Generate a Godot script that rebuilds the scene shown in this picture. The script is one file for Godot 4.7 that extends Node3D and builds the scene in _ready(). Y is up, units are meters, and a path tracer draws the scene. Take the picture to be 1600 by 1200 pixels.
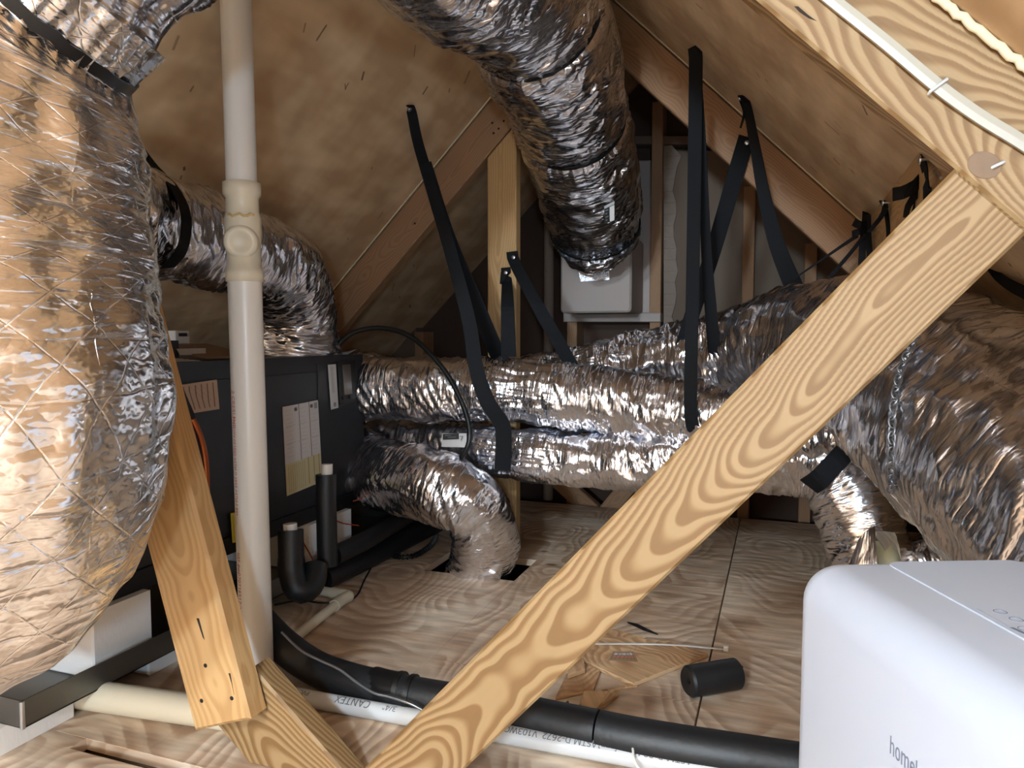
extends Node3D
# An attic: foil flex ducts, a black air handler, truss lumber and plywood floor. y up, metres; the ridge runs along z.

const LEFT_ROOF := 2.01     # left roof deck: y - x = LEFT_ROOF
const RIGHT_ROOF := 1.04    # right roof deck: x + y = RIGHT_ROOF
const RIDGE := Vector2(-0.485, 1.525)

var M := {}
var names := {}
var rng := RandomNumberGenerator.new()
var wrinkle := FastNoiseLite.new()
var lump := FastNoiseLite.new()

# ------------------------------------------------------------------ bookkeeping
func numbered(called: String) -> String:
	if not names.has(called):
		names[called] = 0
		return called
	names[called] += 1
	return "%s_%03d" % [called, names[called]]

func tag(o: Node3D, label: String, category: String, group := "", kind := "") -> Node3D:
	o.set_meta("label", label)
	o.set_meta("category", category)
	if group != "": o.set_meta("group", group)
	if kind != "": o.set_meta("kind", kind)
	return o

func thing(called: String, label: String, category: String, base: Vector3, group := "") -> Node3D:
	var o := Node3D.new()
	o.name = numbered(called)
	add_child(o, true)
	o.position = base
	tag(o, label, category, group)
	return o

func obj(called: String, st, m: Material, parent: Node3D = self, label := "") -> MeshInstance3D:
	var mi := MeshInstance3D.new()
	mi.mesh = st if st is Mesh else fin(st)
	mi.material_override = m
	mi.name = numbered(called) if parent == self else called
	parent.add_child(mi, true)
	if parent != self:
		var off := Vector3.ZERO
		var p: Node = parent
		while p != self:
			off += (p as Node3D).position
			p = p.get_parent()
		mi.position = -off
	if label != "": mi.set_meta("label", label)
	return mi

func fin(st: SurfaceTool) -> ArrayMesh:
	st.generate_normals()
	st.generate_tangents()
	return st.commit()

func mb() -> SurfaceTool:
	var st := SurfaceTool.new()
	st.begin(Mesh.PRIMITIVE_TRIANGLES)
	return st

# ------------------------------------------------------------------ shapes
func tri(st: SurfaceTool, a: Vector3, b: Vector3, c: Vector3, ua: Vector2, ub: Vector2, uc: Vector2, inside: Vector3) -> void:
	var n := (a - c).cross(a - b)
	if n.dot((a + b + c) / 3.0 - inside) < 0.0:
		var t := b; b = c; c = t
		var u := ub; ub = uc; uc = u
	st.set_uv(ua); st.add_vertex(a)
	st.set_uv(ub); st.add_vertex(b)
	st.set_uv(uc); st.add_vertex(c)

func inset(poly: PackedVector2Array, d: float) -> PackedVector2Array:
	var out := PackedVector2Array()
	var n := poly.size()
	for i in n:
		var p := poly[i]
		var e0 := (p - poly[(i + n - 1) % n]).normalized()
		var e1 := (poly[(i + 1) % n] - p).normalized()
		var n0 := Vector2(-e0.y, e0.x)
		var n1 := Vector2(-e1.y, e1.x)
		var s := (n0 + n1)
		var k := 2.0 / maxf(s.dot(s), 0.4)
		out.append(p + s * d * k)
	return out

# a convex outline in the xy plane of X, extruded along z from z0 to z1, every edge chamfered; dir is the grain
func prism(st: SurfaceTool, X: Transform3D, poly: PackedVector2Array, z0: float, z1: float, bevel: float, dir := Vector2(1, 0), uvoff := Vector2.ZERO) -> void:
	var area := 0.0
	for i in poly.size():
		area += poly[i].cross(poly[(i + 1) % poly.size()])
	if area < 0.0: poly.reverse()
	var ins := inset(poly, bevel)
	var c := Vector2.ZERO
	for p in poly: c += p / poly.size()
	var inside := X * Vector3(c.x, c.y, (z0 + z1) / 2)
	dir = dir.normalized()
	var per := Vector2(-dir.y, dir.x)
	st.set_smooth_group(-1)
	var n := poly.size()
	for side in 2:
		var z := z1 if side == 0 else z0
		var zb := z1 - bevel if side == 0 else z0 + bevel
		for i in range(1, n - 1):
			var q := [ins[0], ins[i], ins[i + 1]]
			var v := []
			var u := []
			for p in q:
				v.append(X * Vector3(p.x, p.y, z))
				u.append(Vector2(p.dot(dir), p.dot(per) + side * 0.37) + uvoff)
			tri(st, v[0], v[1], v[2], u[0], u[1], u[2], inside)
		for i in n:
			var j := (i + 1) % n
			var a := X * Vector3(ins[i].x, ins[i].y, z)
			var b := X * Vector3(ins[j].x, ins[j].y, z)
			var d := X * Vector3(poly[i].x, poly[i].y, zb)
			var e := X * Vector3(poly[j].x, poly[j].y, zb)
			var ua := Vector2(ins[i].dot(dir), ins[i].dot(per) + side * 0.37) + uvoff
			var ub := Vector2(ins[j].dot(dir), ins[j].dot(per) + side * 0.37) + uvoff
			tri(st, a, b, e, ua, ub, ub, inside)
			tri(st, a, e, d, ua, ub, ua, inside)
	for i in n:
		var j := (i + 1) % n
		var a := X * Vector3(poly[i].x, poly[i].y, z0 + bevel)
		var b := X * Vector3(poly[j].x, poly[j].y, z0 + bevel)
		var d := X * Vector3(poly[i].x, poly[i].y, z1 - bevel)
		var e := X * Vector3(poly[j].x, poly[j].y, z1 - bevel)
		var along := absf((poly[j] - poly[i]).normalized().dot(dir)) > 0.6
		var ua := poly[i].dot(dir) if along else poly[i].dot(per) * 0.2
		var ub := poly[j].dot(dir) if along else poly[j].dot(per) * 0.2
		var v0 := z0 + 0.61 + i * 0.21
		var v1 := z1 + 0.61 + i * 0.21
		tri(st, a, b, e, Vector2(ua, v0) + uvoff, Vector2(ub, v0) + uvoff, Vector2(ub, v1) + uvoff, inside)
		tri(st, a, e, d, Vector2(ua, v0) + uvoff, Vector2(ub, v1) + uvoff, Vector2(ua, v1) + uvoff, inside)

func rect2(w: float, h: float, r := 0.0, k := 4) -> PackedVector2Array:
	var out := PackedVector2Array()
	if r <= 0.0:
		return PackedVector2Array([Vector2(-w / 2, -h / 2), Vector2(w / 2, -h / 2), Vector2(w / 2, h / 2), Vector2(-w / 2, h / 2)])
	var cs := [Vector2(w / 2 - r, h / 2 - r), Vector2(-w / 2 + r, h / 2 - r), Vector2(-w / 2 + r, -h / 2 + r), Vector2(w / 2 - r, -h / 2 + r)]
	for q in 4:
		for i in k + 1:
			var a := (q + float(i) / k) * PI / 2
			out.append(cs[q] + Vector2(cos(a), sin(a)) * r)
	return out

# axis-aligned chamfered box between two corners
func box(st: SurfaceTool, a: Vector3, b: Vector3, bevel := 0.002, uvoff := Vector2.ZERO) -> void:
	var lo := Vector3(minf(a.x, b.x), minf(a.y, b.y), minf(a.z, b.z))
	var hi := Vector3(maxf(a.x, b.x), maxf(a.y, b.y), maxf(a.z, b.z))
	var poly := PackedVector2Array([Vector2(lo.x, lo.y), Vector2(hi.x, lo.y), Vector2(hi.x, hi.y), Vector2(lo.x, hi.y)])
	prism(st, Transform3D.IDENTITY, poly, lo.z, hi.z, bevel, Vector2(1, 0) if hi.x - lo.x > hi.y - lo.y else Vector2(0, 1), uvoff)

# a thin plate through four world corners (in order), thick along n; uv 0..1 with the first corner at the top left
func plate(st: SurfaceTool, c: Array, n: Vector3, t: float) -> void:
	var uv := [Vector2(0, 0), Vector2(1, 0), Vector2(1, 1), Vector2(0, 1)]
	var mid: Vector3 = (c[0] + c[1] + c[2] + c[3]) / 4.0
	n = n.normalized()
	st.set_smooth_group(-1)
	for s in 2:
		var o := n * t * (1 - s)
		tri(st, c[0] + o, c[1] + o, c[2] + o, uv[0], uv[1], uv[2], mid + n * t * 0.5)
		tri(st, c[0] + o, c[2] + o, c[3] + o, uv[0], uv[2], uv[3], mid + n * t * 0.5)
	for i in 4:
		var j := (i + 1) % 4
		tri(st, c[i], c[j], c[j] + n * t, uv[i], uv[j], uv[j], mid + n * t * 0.5)
		tri(st, c[i], c[j] + n * t, c[i] + n * t, uv[i], uv[j], uv[i], mid + n * t * 0.5)

func spline(pts: Array, step: float) -> PackedVector3Array:
	var out := PackedVector3Array()
	var n := pts.size()
	for i in n - 1:
		var p0: Vector3 = pts[maxi(i - 1, 0)]
		var p1: Vector3 = pts[i]
		var p2: Vector3 = pts[i + 1]
		var p3: Vector3 = pts[mini(i + 2, n - 1)]
		if i == 0: p0 = p1 * 2 - p2
		if i == n - 2: p3 = p2 * 2 - p1
		var k := maxi(1, int(ceil(p1.distance_to(p2) / step)))
		for j in k:
			out.append(p1.cubic_interpolate(p2, p0, p3, float(j) / k))
	out.append(pts[n - 1])
	return out

func frames(path: PackedVector3Array) -> Array:
	var T := []
	var N := []
	var B := []
	var n := path.size()
	for i in n:
		T.append((path[mini(i + 1, n - 1)] - path[maxi(i - 1, 0)]).normalized())
	var up := Vector3.UP if absf(T[0].y) < 0.9 else Vector3.RIGHT
	var nn: Vector3 = (up - T[0] * up.dot(T[0])).normalized()
	for i in n:
		nn = (nn - T[i] * nn.dot(T[i])).normalized()
		N.append(nn)
		B.append(T[i].cross(nn))
	return [T, N, B]

func tube(st: SurfaceTool, pts: Array, r, n := 14, step := 0.0, caps := true) -> void:
	var path := spline(pts, step) if step > 0.0 else PackedVector3Array(pts)
	var f := frames(path)
	var m := path.size()
	var ring := func(i: int, j: int) -> Vector3:
		var a := TAU * j / n
		var rr: float = r if not (r is Array) else lerpf(r[0], r[1], float(i) / (m - 1))
		return path[i] + (f[1][i] * cos(a) + f[2][i] * sin(a)) * rr
	var s := 0.0
	for i in m - 1:
		var s1 := s + path[i].distance_to(path[i + 1])
		for j in n:
			var mid := (path[i] + path[i + 1]) / 2
			var a: Vector3 = ring.call(i, j)
			var b: Vector3 = ring.call(i, j + 1)
			var c: Vector3 = ring.call(i + 1, j + 1)
			var d: Vector3 = ring.call(i + 1, j)
			st.set_smooth_group(0)
			var v0 := float(j) / n
			var v1 := float(j + 1) / n
			tri(st, a, b, c, Vector2(s, v0), Vector2(s, v1), Vector2(s1, v1), mid)
			tri(st, a, c, d, Vector2(s, v0), Vector2(s1, v1), Vector2(s1, v0), mid)
		s = s1
	if caps:
		st.set_smooth_group(-1)
		for e in [0, m - 1]:
			for j in n:
				tri(st, path[e], ring.call(e, j), ring.call(e, j + 1), Vector2(0.5, 0.5), Vector2(0.5, 0.6), Vector2(0.6, 0.5), path[1 if e == 0 else m - 2])

# a turned shape: profile of Vector2(radius, height) along axis from origin
func lathe(st: SurfaceTool, at: Vector3, axis: Vector3, prof: Array, n := 24, smooth := 0) -> void:
	axis = axis.normalized()
	var u := axis.cross(Vector3.RIGHT if absf(axis.x) < 0.8 else Vector3.UP).normalized()
	var w := axis.cross(u)
	for i in prof.size() - 1:
		var p: Vector2 = prof[i]
		var q: Vector2 = prof[i + 1]
		# the side that the outside is on follows the walk along the profile
		for j in n:
			var a0 := TAU * j / n
			var a1 := TAU * (j + 1) / n
			var d0 := u * cos(a0) + w * sin(a0)
			var d1 := u * cos(a1) + w * sin(a1)
			var A := at + axis * p.y + d0 * p.x
			var Bv := at + axis * p.y + d1 * p.x
			var C := at + axis * q.y + d1 * q.x
			var D := at + axis * q.y + d0 * q.x
			var dd := (d0 + d1).normalized()
			var nrm := dd * (q.y - p.y) - axis * (q.x - p.x)
			var mid := (A + Bv + C + D) / 4.0 - nrm.normalized() * 0.01
			st.set_smooth_group(i if smooth == 0 else 0)
			if p.x > 1e-5: tri(st, A, Bv, C, Vector2(p.y, 0), Vector2(p.y, 1), Vector2(q.y, 1), mid)
			if q.x > 1e-5: tri(st, A, C, D, Vector2(p.y, 0), Vector2(q.y, 1), Vector2(q.y, 0), mid)

# rounded box, centred on X, size s, corner radius r
func rbox(st: SurfaceTool, X: Transform3D, s: Vector3, r: float, k := 6) -> void:
	var h := s / 2
	var cuts := func(half: float) -> Array:
		var out := []
		for i in k + 1: out.append(-half + r * (1.0 - cos(PI / 2 * i / k)))
		for i in k + 1: out.append(half - r + r * sin(PI / 2 * i / k))
		return out
	st.set_smooth_group(0)
	for ax in 3:
		var u := (ax + 1) % 3
		var v := (ax + 2) % 3
		var cu: Array = cuts.call(h[u])
		var cv: Array = cuts.call(h[v])
		for sgn in [-1.0, 1.0]:
			for i in cu.size() - 1:
				for j in cv.size() - 1:
					var q := []
					for ij in [[i, j], [i + 1, j], [i + 1, j + 1], [i, j + 1]]:
						var p := Vector3.ZERO
						p[ax] = sgn * h[ax]
						p[u] = cu[ij[0]]
						p[v] = cv[ij[1]]
						var c := Vector3(clampf(p.x, -h.x + r, h.x - r), clampf(p.y, -h.y + r, h.y - r), clampf(p.z, -h.z + r, h.z - r))
						# map the face grid onto the sphere corner evenly
						q.append(X * (c + (p - c).normalized() * r))
					var U := [Vector2(cu[i], cv[j]), Vector2(cu[i + 1], cv[j]), Vector2(cu[i + 1], cv[j + 1]), Vector2(cu[i], cv[j + 1])]
					tri(st, q[0], q[1], q[2], U[0], U[1], U[2], X.origin)
					tri(st, q[0], q[2], q[3], U[0], U[2], U[3], X.origin)

# webbing: a flat band along points, wide along wd
func band(st: SurfaceTool, pts: Array, width: float, wd: Vector3, t := 0.0026, step := 0.02, w1 := -1.0) -> void:
	var path := spline(pts, step)
	var m := path.size()
	if w1 < 0.0: w1 = width
	st.set_smooth_group(-1)
	var rows := []
	for i in m:
		var T := (path[mini(i + 1, m - 1)] - path[maxi(i - 1, 0)]).normalized()
		var w := (wd - T * wd.dot(T)).normalized()
		var n := T.cross(w)
		var hw := lerpf(width, w1, float(i) / (m - 1)) / 2
		var e := t * 0.35
		rows.append([path[i] - w * hw + n * e, path[i] - w * (hw - t) + n * t / 2, path[i] + w * (hw - t) + n * t / 2, path[i] + w * hw + n * e,
			path[i] + w * hw - n * e, path[i] + w * (hw - t) - n * t / 2, path[i] - w * (hw - t) - n * t / 2, path[i] - w * hw - n * e])
	var vv := [0.0, 0.04, 0.96, 1.0, 1.0, 0.96, 0.04, 0.0]
	var s := 0.0
	for i in m - 1:
		var s1 := s + path[i].distance_to(path[i + 1])
		var mid := (path[i] + path[i + 1]) / 2
		for j in 8:
			var k := (j + 1) % 8
			tri(st, rows[i][j], rows[i][k], rows[i + 1][k], Vector2(s, vv[j]), Vector2(s, vv[k]), Vector2(s1, vv[k]), mid)
			tri(st, rows[i][j], rows[i + 1][k], rows[i + 1][j], Vector2(s, vv[j]), Vector2(s1, vv[k]), Vector2(s1, vv[j]), mid)
		s = s1
	for e in [0, m - 1]:
		for j in range(1, 7):
			tri(st, rows[e][0], rows[e][j], rows[e][j + 1], Vector2.ZERO, Vector2(0, .5), Vector2(0, 1), path[1 if e == 0 else m - 2])

func nail(parent: Node3D, at: Vector3, n: Vector3, r := 0.006) -> void:
	var st := mb()
	lathe(st, at, n, [Vector2(0.002, -0.01), Vector2(0.002, 0.0), Vector2(r, 0.0), Vector2(r * 0.9, 0.0016), Vector2(r * 0.5, 0.0026), Vector2(0, 0.0029)], 12)
	obj("nail", st, M.steel, parent, "bright nail head")

# lettering laid on a surface through a mapping of (x, y, z)
func letters(text: String, size: float, how: Callable) -> ArrayMesh:
	var tm := TextMesh.new()
	var f := SystemFont.new()
	f.font_names = PackedStringArray(["Droid Sans"])
	tm.font = f
	tm.text = text
	tm.font_size = 48
	tm.pixel_size = size / 34.0
	tm.depth = 0.0004
	tm.curve_step = 2.0
	var st := mb()
	for s in tm.get_surface_count():
		var a := tm.surface_get_arrays(s)
		var v: PackedVector3Array = a[Mesh.ARRAY_VERTEX]
		var idx = a[Mesh.ARRAY_INDEX]
		st.set_smooth_group(-1)
		var order := PackedInt32Array()
		if idx != null and idx.size() > 0: order = idx
		else:
			for q in v.size(): order.append(q)
		for q in range(0, order.size(), 3):
			stroke(st, v[order[q]], v[order[q + 1]], v[order[q + 2]], how, 0)
	return fin(st)

func stroke(st: SurfaceTool, a: Vector3, b: Vector3, c: Vector3, how: Callable, depth: int) -> void:
	var lo := minf(a.y, minf(b.y, c.y))
	var hi := maxf(a.y, maxf(b.y, c.y))
	if hi - lo > 0.0022 and depth < 6:
		var e := [absf(a.y - b.y), absf(b.y - c.y), absf(c.y - a.y)]
		if e[0] >= e[1] and e[0] >= e[2]:
			stroke(st, a, (a + b) / 2, c, how, depth + 1); stroke(st, (a + b) / 2, b, c, how, depth + 1)
		elif e[1] >= e[2]:
			stroke(st, a, b, (b + c) / 2, how, depth + 1); stroke(st, a, (b + c) / 2, c, how, depth + 1)
		else:
			stroke(st, a, b, (c + a) / 2, how, depth + 1); stroke(st, (c + a) / 2, b, c, how, depth + 1)
		return
	for p in [a, b, c]:
		st.set_uv(Vector2.ZERO); st.add_vertex(how.call(p))

# foil sleeve over a flexible duct: pts with radii, pleats running round it, pinched at the ties [distance from start 0..1, depth, width]
func duct(called: String, pts: Array, radii: Array, ties: Array, parent: Node3D, m: Material, opt := {}) -> Dictionary:
	var step: float = opt.get("step", 0.0065)
	var n: int = opt.get("around", 108)
	var amp: float = opt.get("amp", 0.006)
	var twist: float = opt.get("twist", 0.25)
	var freq: float = opt.get("freq", 1.0)
	var big: float = opt.get("big", 0.012)
	var seed_off: float = opt.get("seed", 0.0)
	var sag: float = opt.get("sag", 0.0)
	var path := spline(pts, step)
	var rp := []
	for r in radii: rp.append(Vector3(r, 0, 0))
	# radii follow the control points
	var rr := PackedFloat32Array()
	for i in pts.size() - 1:
		var k := maxi(1, int(ceil((pts[i] as Vector3).distance_to(pts[i + 1]) / step)))
		for j in k:
			var t := float(j) / k
			rr.append(lerpf(radii[i], radii[i + 1], t * t * (3 - 2 * t)))
	rr.append(radii[-1])
	var f := frames(path)
	var total := 0.0
	var ss := PackedFloat32Array([0.0])
	for i in path.size() - 1:
		total += path[i].distance_to(path[i + 1])
		ss.append(total)
	var rmax := 0.0
	for r in radii: rmax = maxf(rmax, r)
	var tiles := maxf(1.0, roundf(TAU * rmax / 0.5))
	var st := mb()
	st.set_smooth_group(0)
	var cosn := PackedFloat32Array()
	var sinn := PackedFloat32Array()
	for j in n + 1:
		cosn.append(cos(TAU * j / n)); sinn.append(sin(TAU * j / n))
	for i in path.size():
		var s := ss[i]
		var tie := 0.0
		var gath := 0.0
		for q in ties:
			var d: float = (s - q[0] * total) / q[2]
			tie += q[1] * exp(-d * d)
			gath += exp(-d * d / 9.0)
		var e := minf(minf(s, total - s) / 0.02, 1.0)
		for j in n + 1:
			var c := cosn[j]
			var sn := sinn[j]
			var q := (s + twist * rmax * c + 0.6 * twist * rmax * sn) * freq
			var w := wrinkle.get_noise_3d(q * 46.0 + seed_off, c * rmax * 7.0, sn * rmax * 7.0)
			w = 1.0 - absf(w) * 2.2
			var gate := 0.35 + 0.65 * clampf(lump.get_noise_3d(s * 6.0 + seed_off, c * 1.1, sn * 1.1) * 1.6 + 0.5, 0.0, 1.0)
			var l := lump.get_noise_3d(s * 9.0 + 31.0 + seed_off, c * rmax * 9.0, sn * rmax * 9.0)
			var r := rr[i] * (1.0 - tie)
			r += (w * amp * gate + l * big) * (1.0 - 0.6 * minf(gath, 1.0))
			if gath > 0.01:
				r += 0.006 * minf(gath, 1.0) * (wrinkle.get_noise_3d(s * 6.0, c * 26.0 + seed_off, sn * 26.0)) * 1.6
			var p: Vector3 = path[i] + (f[1][i] * c + f[2][i] * sn) * r
			st.set_uv(Vector2(s / 0.5 + seed_off * 0.37, tiles * j / n + seed_off * 0.11))
			st.add_vertex(p)
	var w1 := n + 1
	for i in path.size() - 1:
		for j in n:
			var a := i * w1 + j
			st.add_index(a); st.add_index(a + 1); st.add_index(a + w1 + 1)
			st.add_index(a); st.add_index(a + w1 + 1); st.add_index(a + w1)
	var mi := obj(called, st, m, parent)
	return {"path": path, "f": f, "r": rr, "total": total, "ss": ss, "mesh": mi}

func ring_on(d: Dictionary, where: float, r: float, thick: float, width: float, m: Material, called: String, parent: Node3D) -> void:
	var i := 0
	while i < d.ss.size() - 1 and d.ss[i] < where * d.total: i += 1
	var st := mb()
	var n := 60
	var T: Vector3 = d.f[0][i]
	st.set_smooth_group(0)
	for j in n:
		var q := []
		for k in 2:
			var a := TAU * (j + k) / n
			var dir: Vector3 = d.f[1][i] * cos(a) + d.f[2][i] * sin(a)
			var wob := wrinkle.get_noise_2d(cos(a) * 60.0, sin(a) * 60.0) * 0.003
			var c: Vector3 = d.path[i] + T * wob
			q.append([c + dir * r - T * width / 2, c + dir * (r + thick) - T * width / 2, c + dir * (r + thick) + T * width / 2, c + dir * r + T * width / 2, c + dir * (r + thick / 2)])
		for e in 4:
			var g := (e + 1) % 4
			st.set_smooth_group(e)
			tri(st, q[0][e], q[0][g], q[1][g], Vector2(0, 0), Vector2(0, 1), Vector2(1, 1), q[0][4])
			tri(st, q[0][e], q[1][g], q[1][e], Vector2(0, 0), Vector2(1, 1), Vector2(1, 0), q[0][4])
	obj(called, st, m, parent)

# ------------------------------------------------------------------ textures
func field(seed_: int, freq: float, w: int, h: int, W: int, H: int, ridged := false, cell := false) -> PackedFloat32Array:
	var n := FastNoiseLite.new()
	n.seed = seed_
	n.frequency = freq
	n.noise_type = FastNoiseLite.TYPE_CELLULAR if cell else FastNoiseLite.TYPE_SIMPLEX_SMOOTH
	n.fractal_type = FastNoiseLite.FRACTAL_RIDGED if ridged else (FastNoiseLite.FRACTAL_NONE if cell else FastNoiseLite.FRACTAL_FBM)
	n.fractal_octaves = 3
	if cell: n.cellular_return_type = FastNoiseLite.RETURN_DISTANCE
	var im := n.get_seamless_image(w, h)
	im.convert(Image.FORMAT_RF)
	im.resize(W, H, Image.INTERPOLATE_CUBIC)
	return im.get_data().to_float32_array()

func normal_from(h: PackedFloat32Array, W: int, H: int, scale: float) -> ImageTexture:
	var im := Image.create_from_data(W, H, false, Image.FORMAT_RF, h.to_byte_array())
	im.bump_map_to_normal_map(scale)
	im.convert(Image.FORMAT_RGB8)
	return ImageTexture.create_from_image(im)

func foil_normal(seed_: int, scrim: bool) -> ImageTexture:
	var S := 1024
	var a := field(seed_, 0.035, 320, 40, S, S)
	var b := field(seed_ + 1, 0.03, 300, 220, S, S, false, true)
	var c := field(seed_ + 2, 0.05, 512, 160, S, S)
	var d := field(seed_ + 3, 0.02, 160, 160, S, S)
	var h := PackedFloat32Array()
	h.resize(S * S)
	for i in S * S:
		var x := 1.0 - absf(a[i] * 2.0 - 1.0)
		var y := 1.0 - absf(c[i] * 2.0 - 1.0)
		var g := clampf(d[i] * 2.4 - 0.7, 0.0, 1.0)
		h[i] = x * x * 1.0 * (0.35 + 0.65 * g) + b[i] * 0.75 * (1.15 - 0.7 * g) + y * 0.3
	if scrim:
		for i in S * S:
			var px := i % S
			var py := i / S
			var u := absf(fposmod(px + py * 0.5, 128.0) - 64.0)
			var v := absf(fposmod(px - py * 0.5, 128.0) - 64.0)
			var t := absf(fposmod(px + 8.0 * b[i], 85.33) - 42.0)
			h[i] += 0.16 * maxf(0.0, 1.0 - minf(u, minf(v, t)) / 3.0)
	return normal_from(h, S, S, 5.5)

func pine(seed_: int, W: int, H: int, ring: float, light: Color, dark: Color, contrast: float, spread := 0.05) -> ImageTexture:
	# a flat-sawn face: the distance to the pith, warped, cut into growth rings. W covers 1.2 m, H covers 0.24 m
	var n := FastNoiseLite.new()
	n.seed = seed_
	n.frequency = 1.0
	n.fractal_octaves = 2
	var fine := field(seed_ + 5, 0.03, 64, 256, W, H)
	var im := Image.create(W, H, false, Image.FORMAT_RGB8)
	for x in W:
		var X := 1.2 * x / W
		var tX := X * TAU / 1.2
		var depth := 0.008 + spread * (0.5 - 0.5 * cos(tX)) + 0.006 * n.get_noise_2d(cos(tX) * 1.6 + 3.1, sin(tX) * 1.6)
		var drift := 0.016 * n.get_noise_2d(cos(tX) * 0.5, sin(tX) * 0.5 + 9.0)
		for y in H:
			var Y := 0.24 * y / H
			var yy := fposmod(Y, 0.12) - 0.06 + drift
			var wob := n.get_noise_3d(cos(tX) * 0.9, sin(tX) * 0.9, Y * 9.0)
			var q := sqrt(yy * yy + depth * depth) + 0.0035 * wob
			var k := q / ring
			var fr := k - floorf(k)
			var late := smoothstep(0.25, 0.7, fr) * (1.0 - smoothstep(0.9, 1.0, fr))
			var t := clampf(late * contrast + (fine[y * W + x] - 0.5) * 0.25 + wob * 0.12, 0.0, 1.0)
			im.set_pixel(x, y, light.lerp(dark, t))
	return ImageTexture.create_from_image(im)

func ply(seed_: int, S: int, base: Color, line: Color, blot: Color) -> ImageTexture:
	# rotary-cut veneer: contour lines of a stretched relief, patches and a few knots. S covers 1.2 m
	var a := field(seed_, 0.010, 200, 120, S, S)
	var b := field(seed_ + 1, 0.03, 96, 96, S, S)
	var g := field(seed_ + 2, 0.06, 128, 512, S, S)
	var knots := []
	rng.seed = seed_
	for i in 7: knots.append(Vector3(rng.randf() * S, rng.randf() * S, rng.randf_range(6, 13)))
	var im := Image.create(S, S, false, Image.FORMAT_RGB8)
	for y in S:
		for x in S:
			var i := y * S + x
			var k := a[i] * 12.0 + b[i] * 1.2
			var fr := k - floorf(k)
			var l := smoothstep(0.1, 0.75, fr) * (1.0 - smoothstep(0.86, 1.0, fr))
			var c := base.lerp(line, l * 0.85 * smoothstep(0.25, 0.6, b[i] + 0.1))
			c = c.lerp(blot, clampf(b[i] * 1.5 - 0.62, 0.0, 0.7))
			var v := 0.90 + 0.2 * g[i]
			im.set_pixel(x, y, Color(c.r * v, c.g * v, c.b * v))
	for kn in knots:
		var r := int(kn.z * 2.6)
		for dy in range(-r, r):
			for dx in range(-r, r):
				var px := posmod(int(kn.x) + dx, S)
				var py := posmod(int(kn.y) + dy, S)
				var d: float = sqrt(dx * dx * 0.5 + dy * dy * 1.6) / kn.z
				if d < 1.8:
					var c := im.get_pixel(px, py)
					im.set_pixel(px, py, c.lerp(Color(0.26, 0.17, 0.11), clampf(1.5 - d, 0.0, 0.85) * (0.65 + 0.35 * sin(d * 16.0))))
	return ImageTexture.create_from_image(im)

func deck_tex(seed_: int, S: int, base: Color, pale: Color, dark: Color) -> ImageTexture:
	# pressed strands: streaks of two directions, and short dark flakes. S covers 1.2 m
	var a := field(seed_, 0.03, 120, 360, S, S)
	var b := field(seed_ + 1, 0.03, 300, 150, S, S)
	var c := field(seed_ + 2, 0.014, 128, 128, S, S)
	var im := Image.create(S, S, false, Image.FORMAT_RGB8)
	for i in S * S:
		var t := clampf((a[i] * 0.5 + b[i] * 0.5 - 0.5) * 2.2 + (c[i] - 0.5) * 0.7 + 0.45, 0.0, 1.0)
		var col := base.lerp(pale, t)
		im.set_pixel(i % S, i / S, col)
	rng.seed = seed_
	for q in 50:
		var x := rng.randf() * S
		var y := rng.randf() * S
		var ang := rng.randf_range(-0.7, 0.5) + 1.1
		var len := rng.randf_range(6, 34)
		var wid := rng.randf_range(1.6, 4.0)
		var k := rng.randf_range(0.15, 0.5)
		for s in int(len * 2):
			for w in int(wid * 2 + 1):
				var px := posmod(int(x + cos(ang) * s * 0.5 - sin(ang) * (w * 0.5 - wid / 2)), S)
				var py := posmod(int(y + sin(ang) * s * 0.5 + cos(ang) * (w * 0.5 - wid / 2)), S)
				im.set_pixel(px, py, im.get_pixel(px, py).lerp(dark, k * (0.5 + 0.5 * a[py * S + px])))
	return ImageTexture.create_from_image(im)

func mat(c: Color, rough := 0.7, metal := 0.0) -> StandardMaterial3D:
	var m := StandardMaterial3D.new()
	m.albedo_color = c
	m.roughness = rough
	m.metallic = metal
	return m

func tmat(t: Texture2D, sc: Vector3, rough := 0.75) -> StandardMaterial3D:
	var m := mat(Color.WHITE, rough)
	m.albedo_texture = t
	m.uv1_scale = sc
	return m

func fine_bump(m: StandardMaterial3D, seed_: int, f: float, amount: float, w := 256, h := 256) -> void:
	var a := field(seed_, f, w, h, 512, 512)
	m.normal_enabled = true
	m.normal_texture = normal_from(a, 512, 512, amount)

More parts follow.
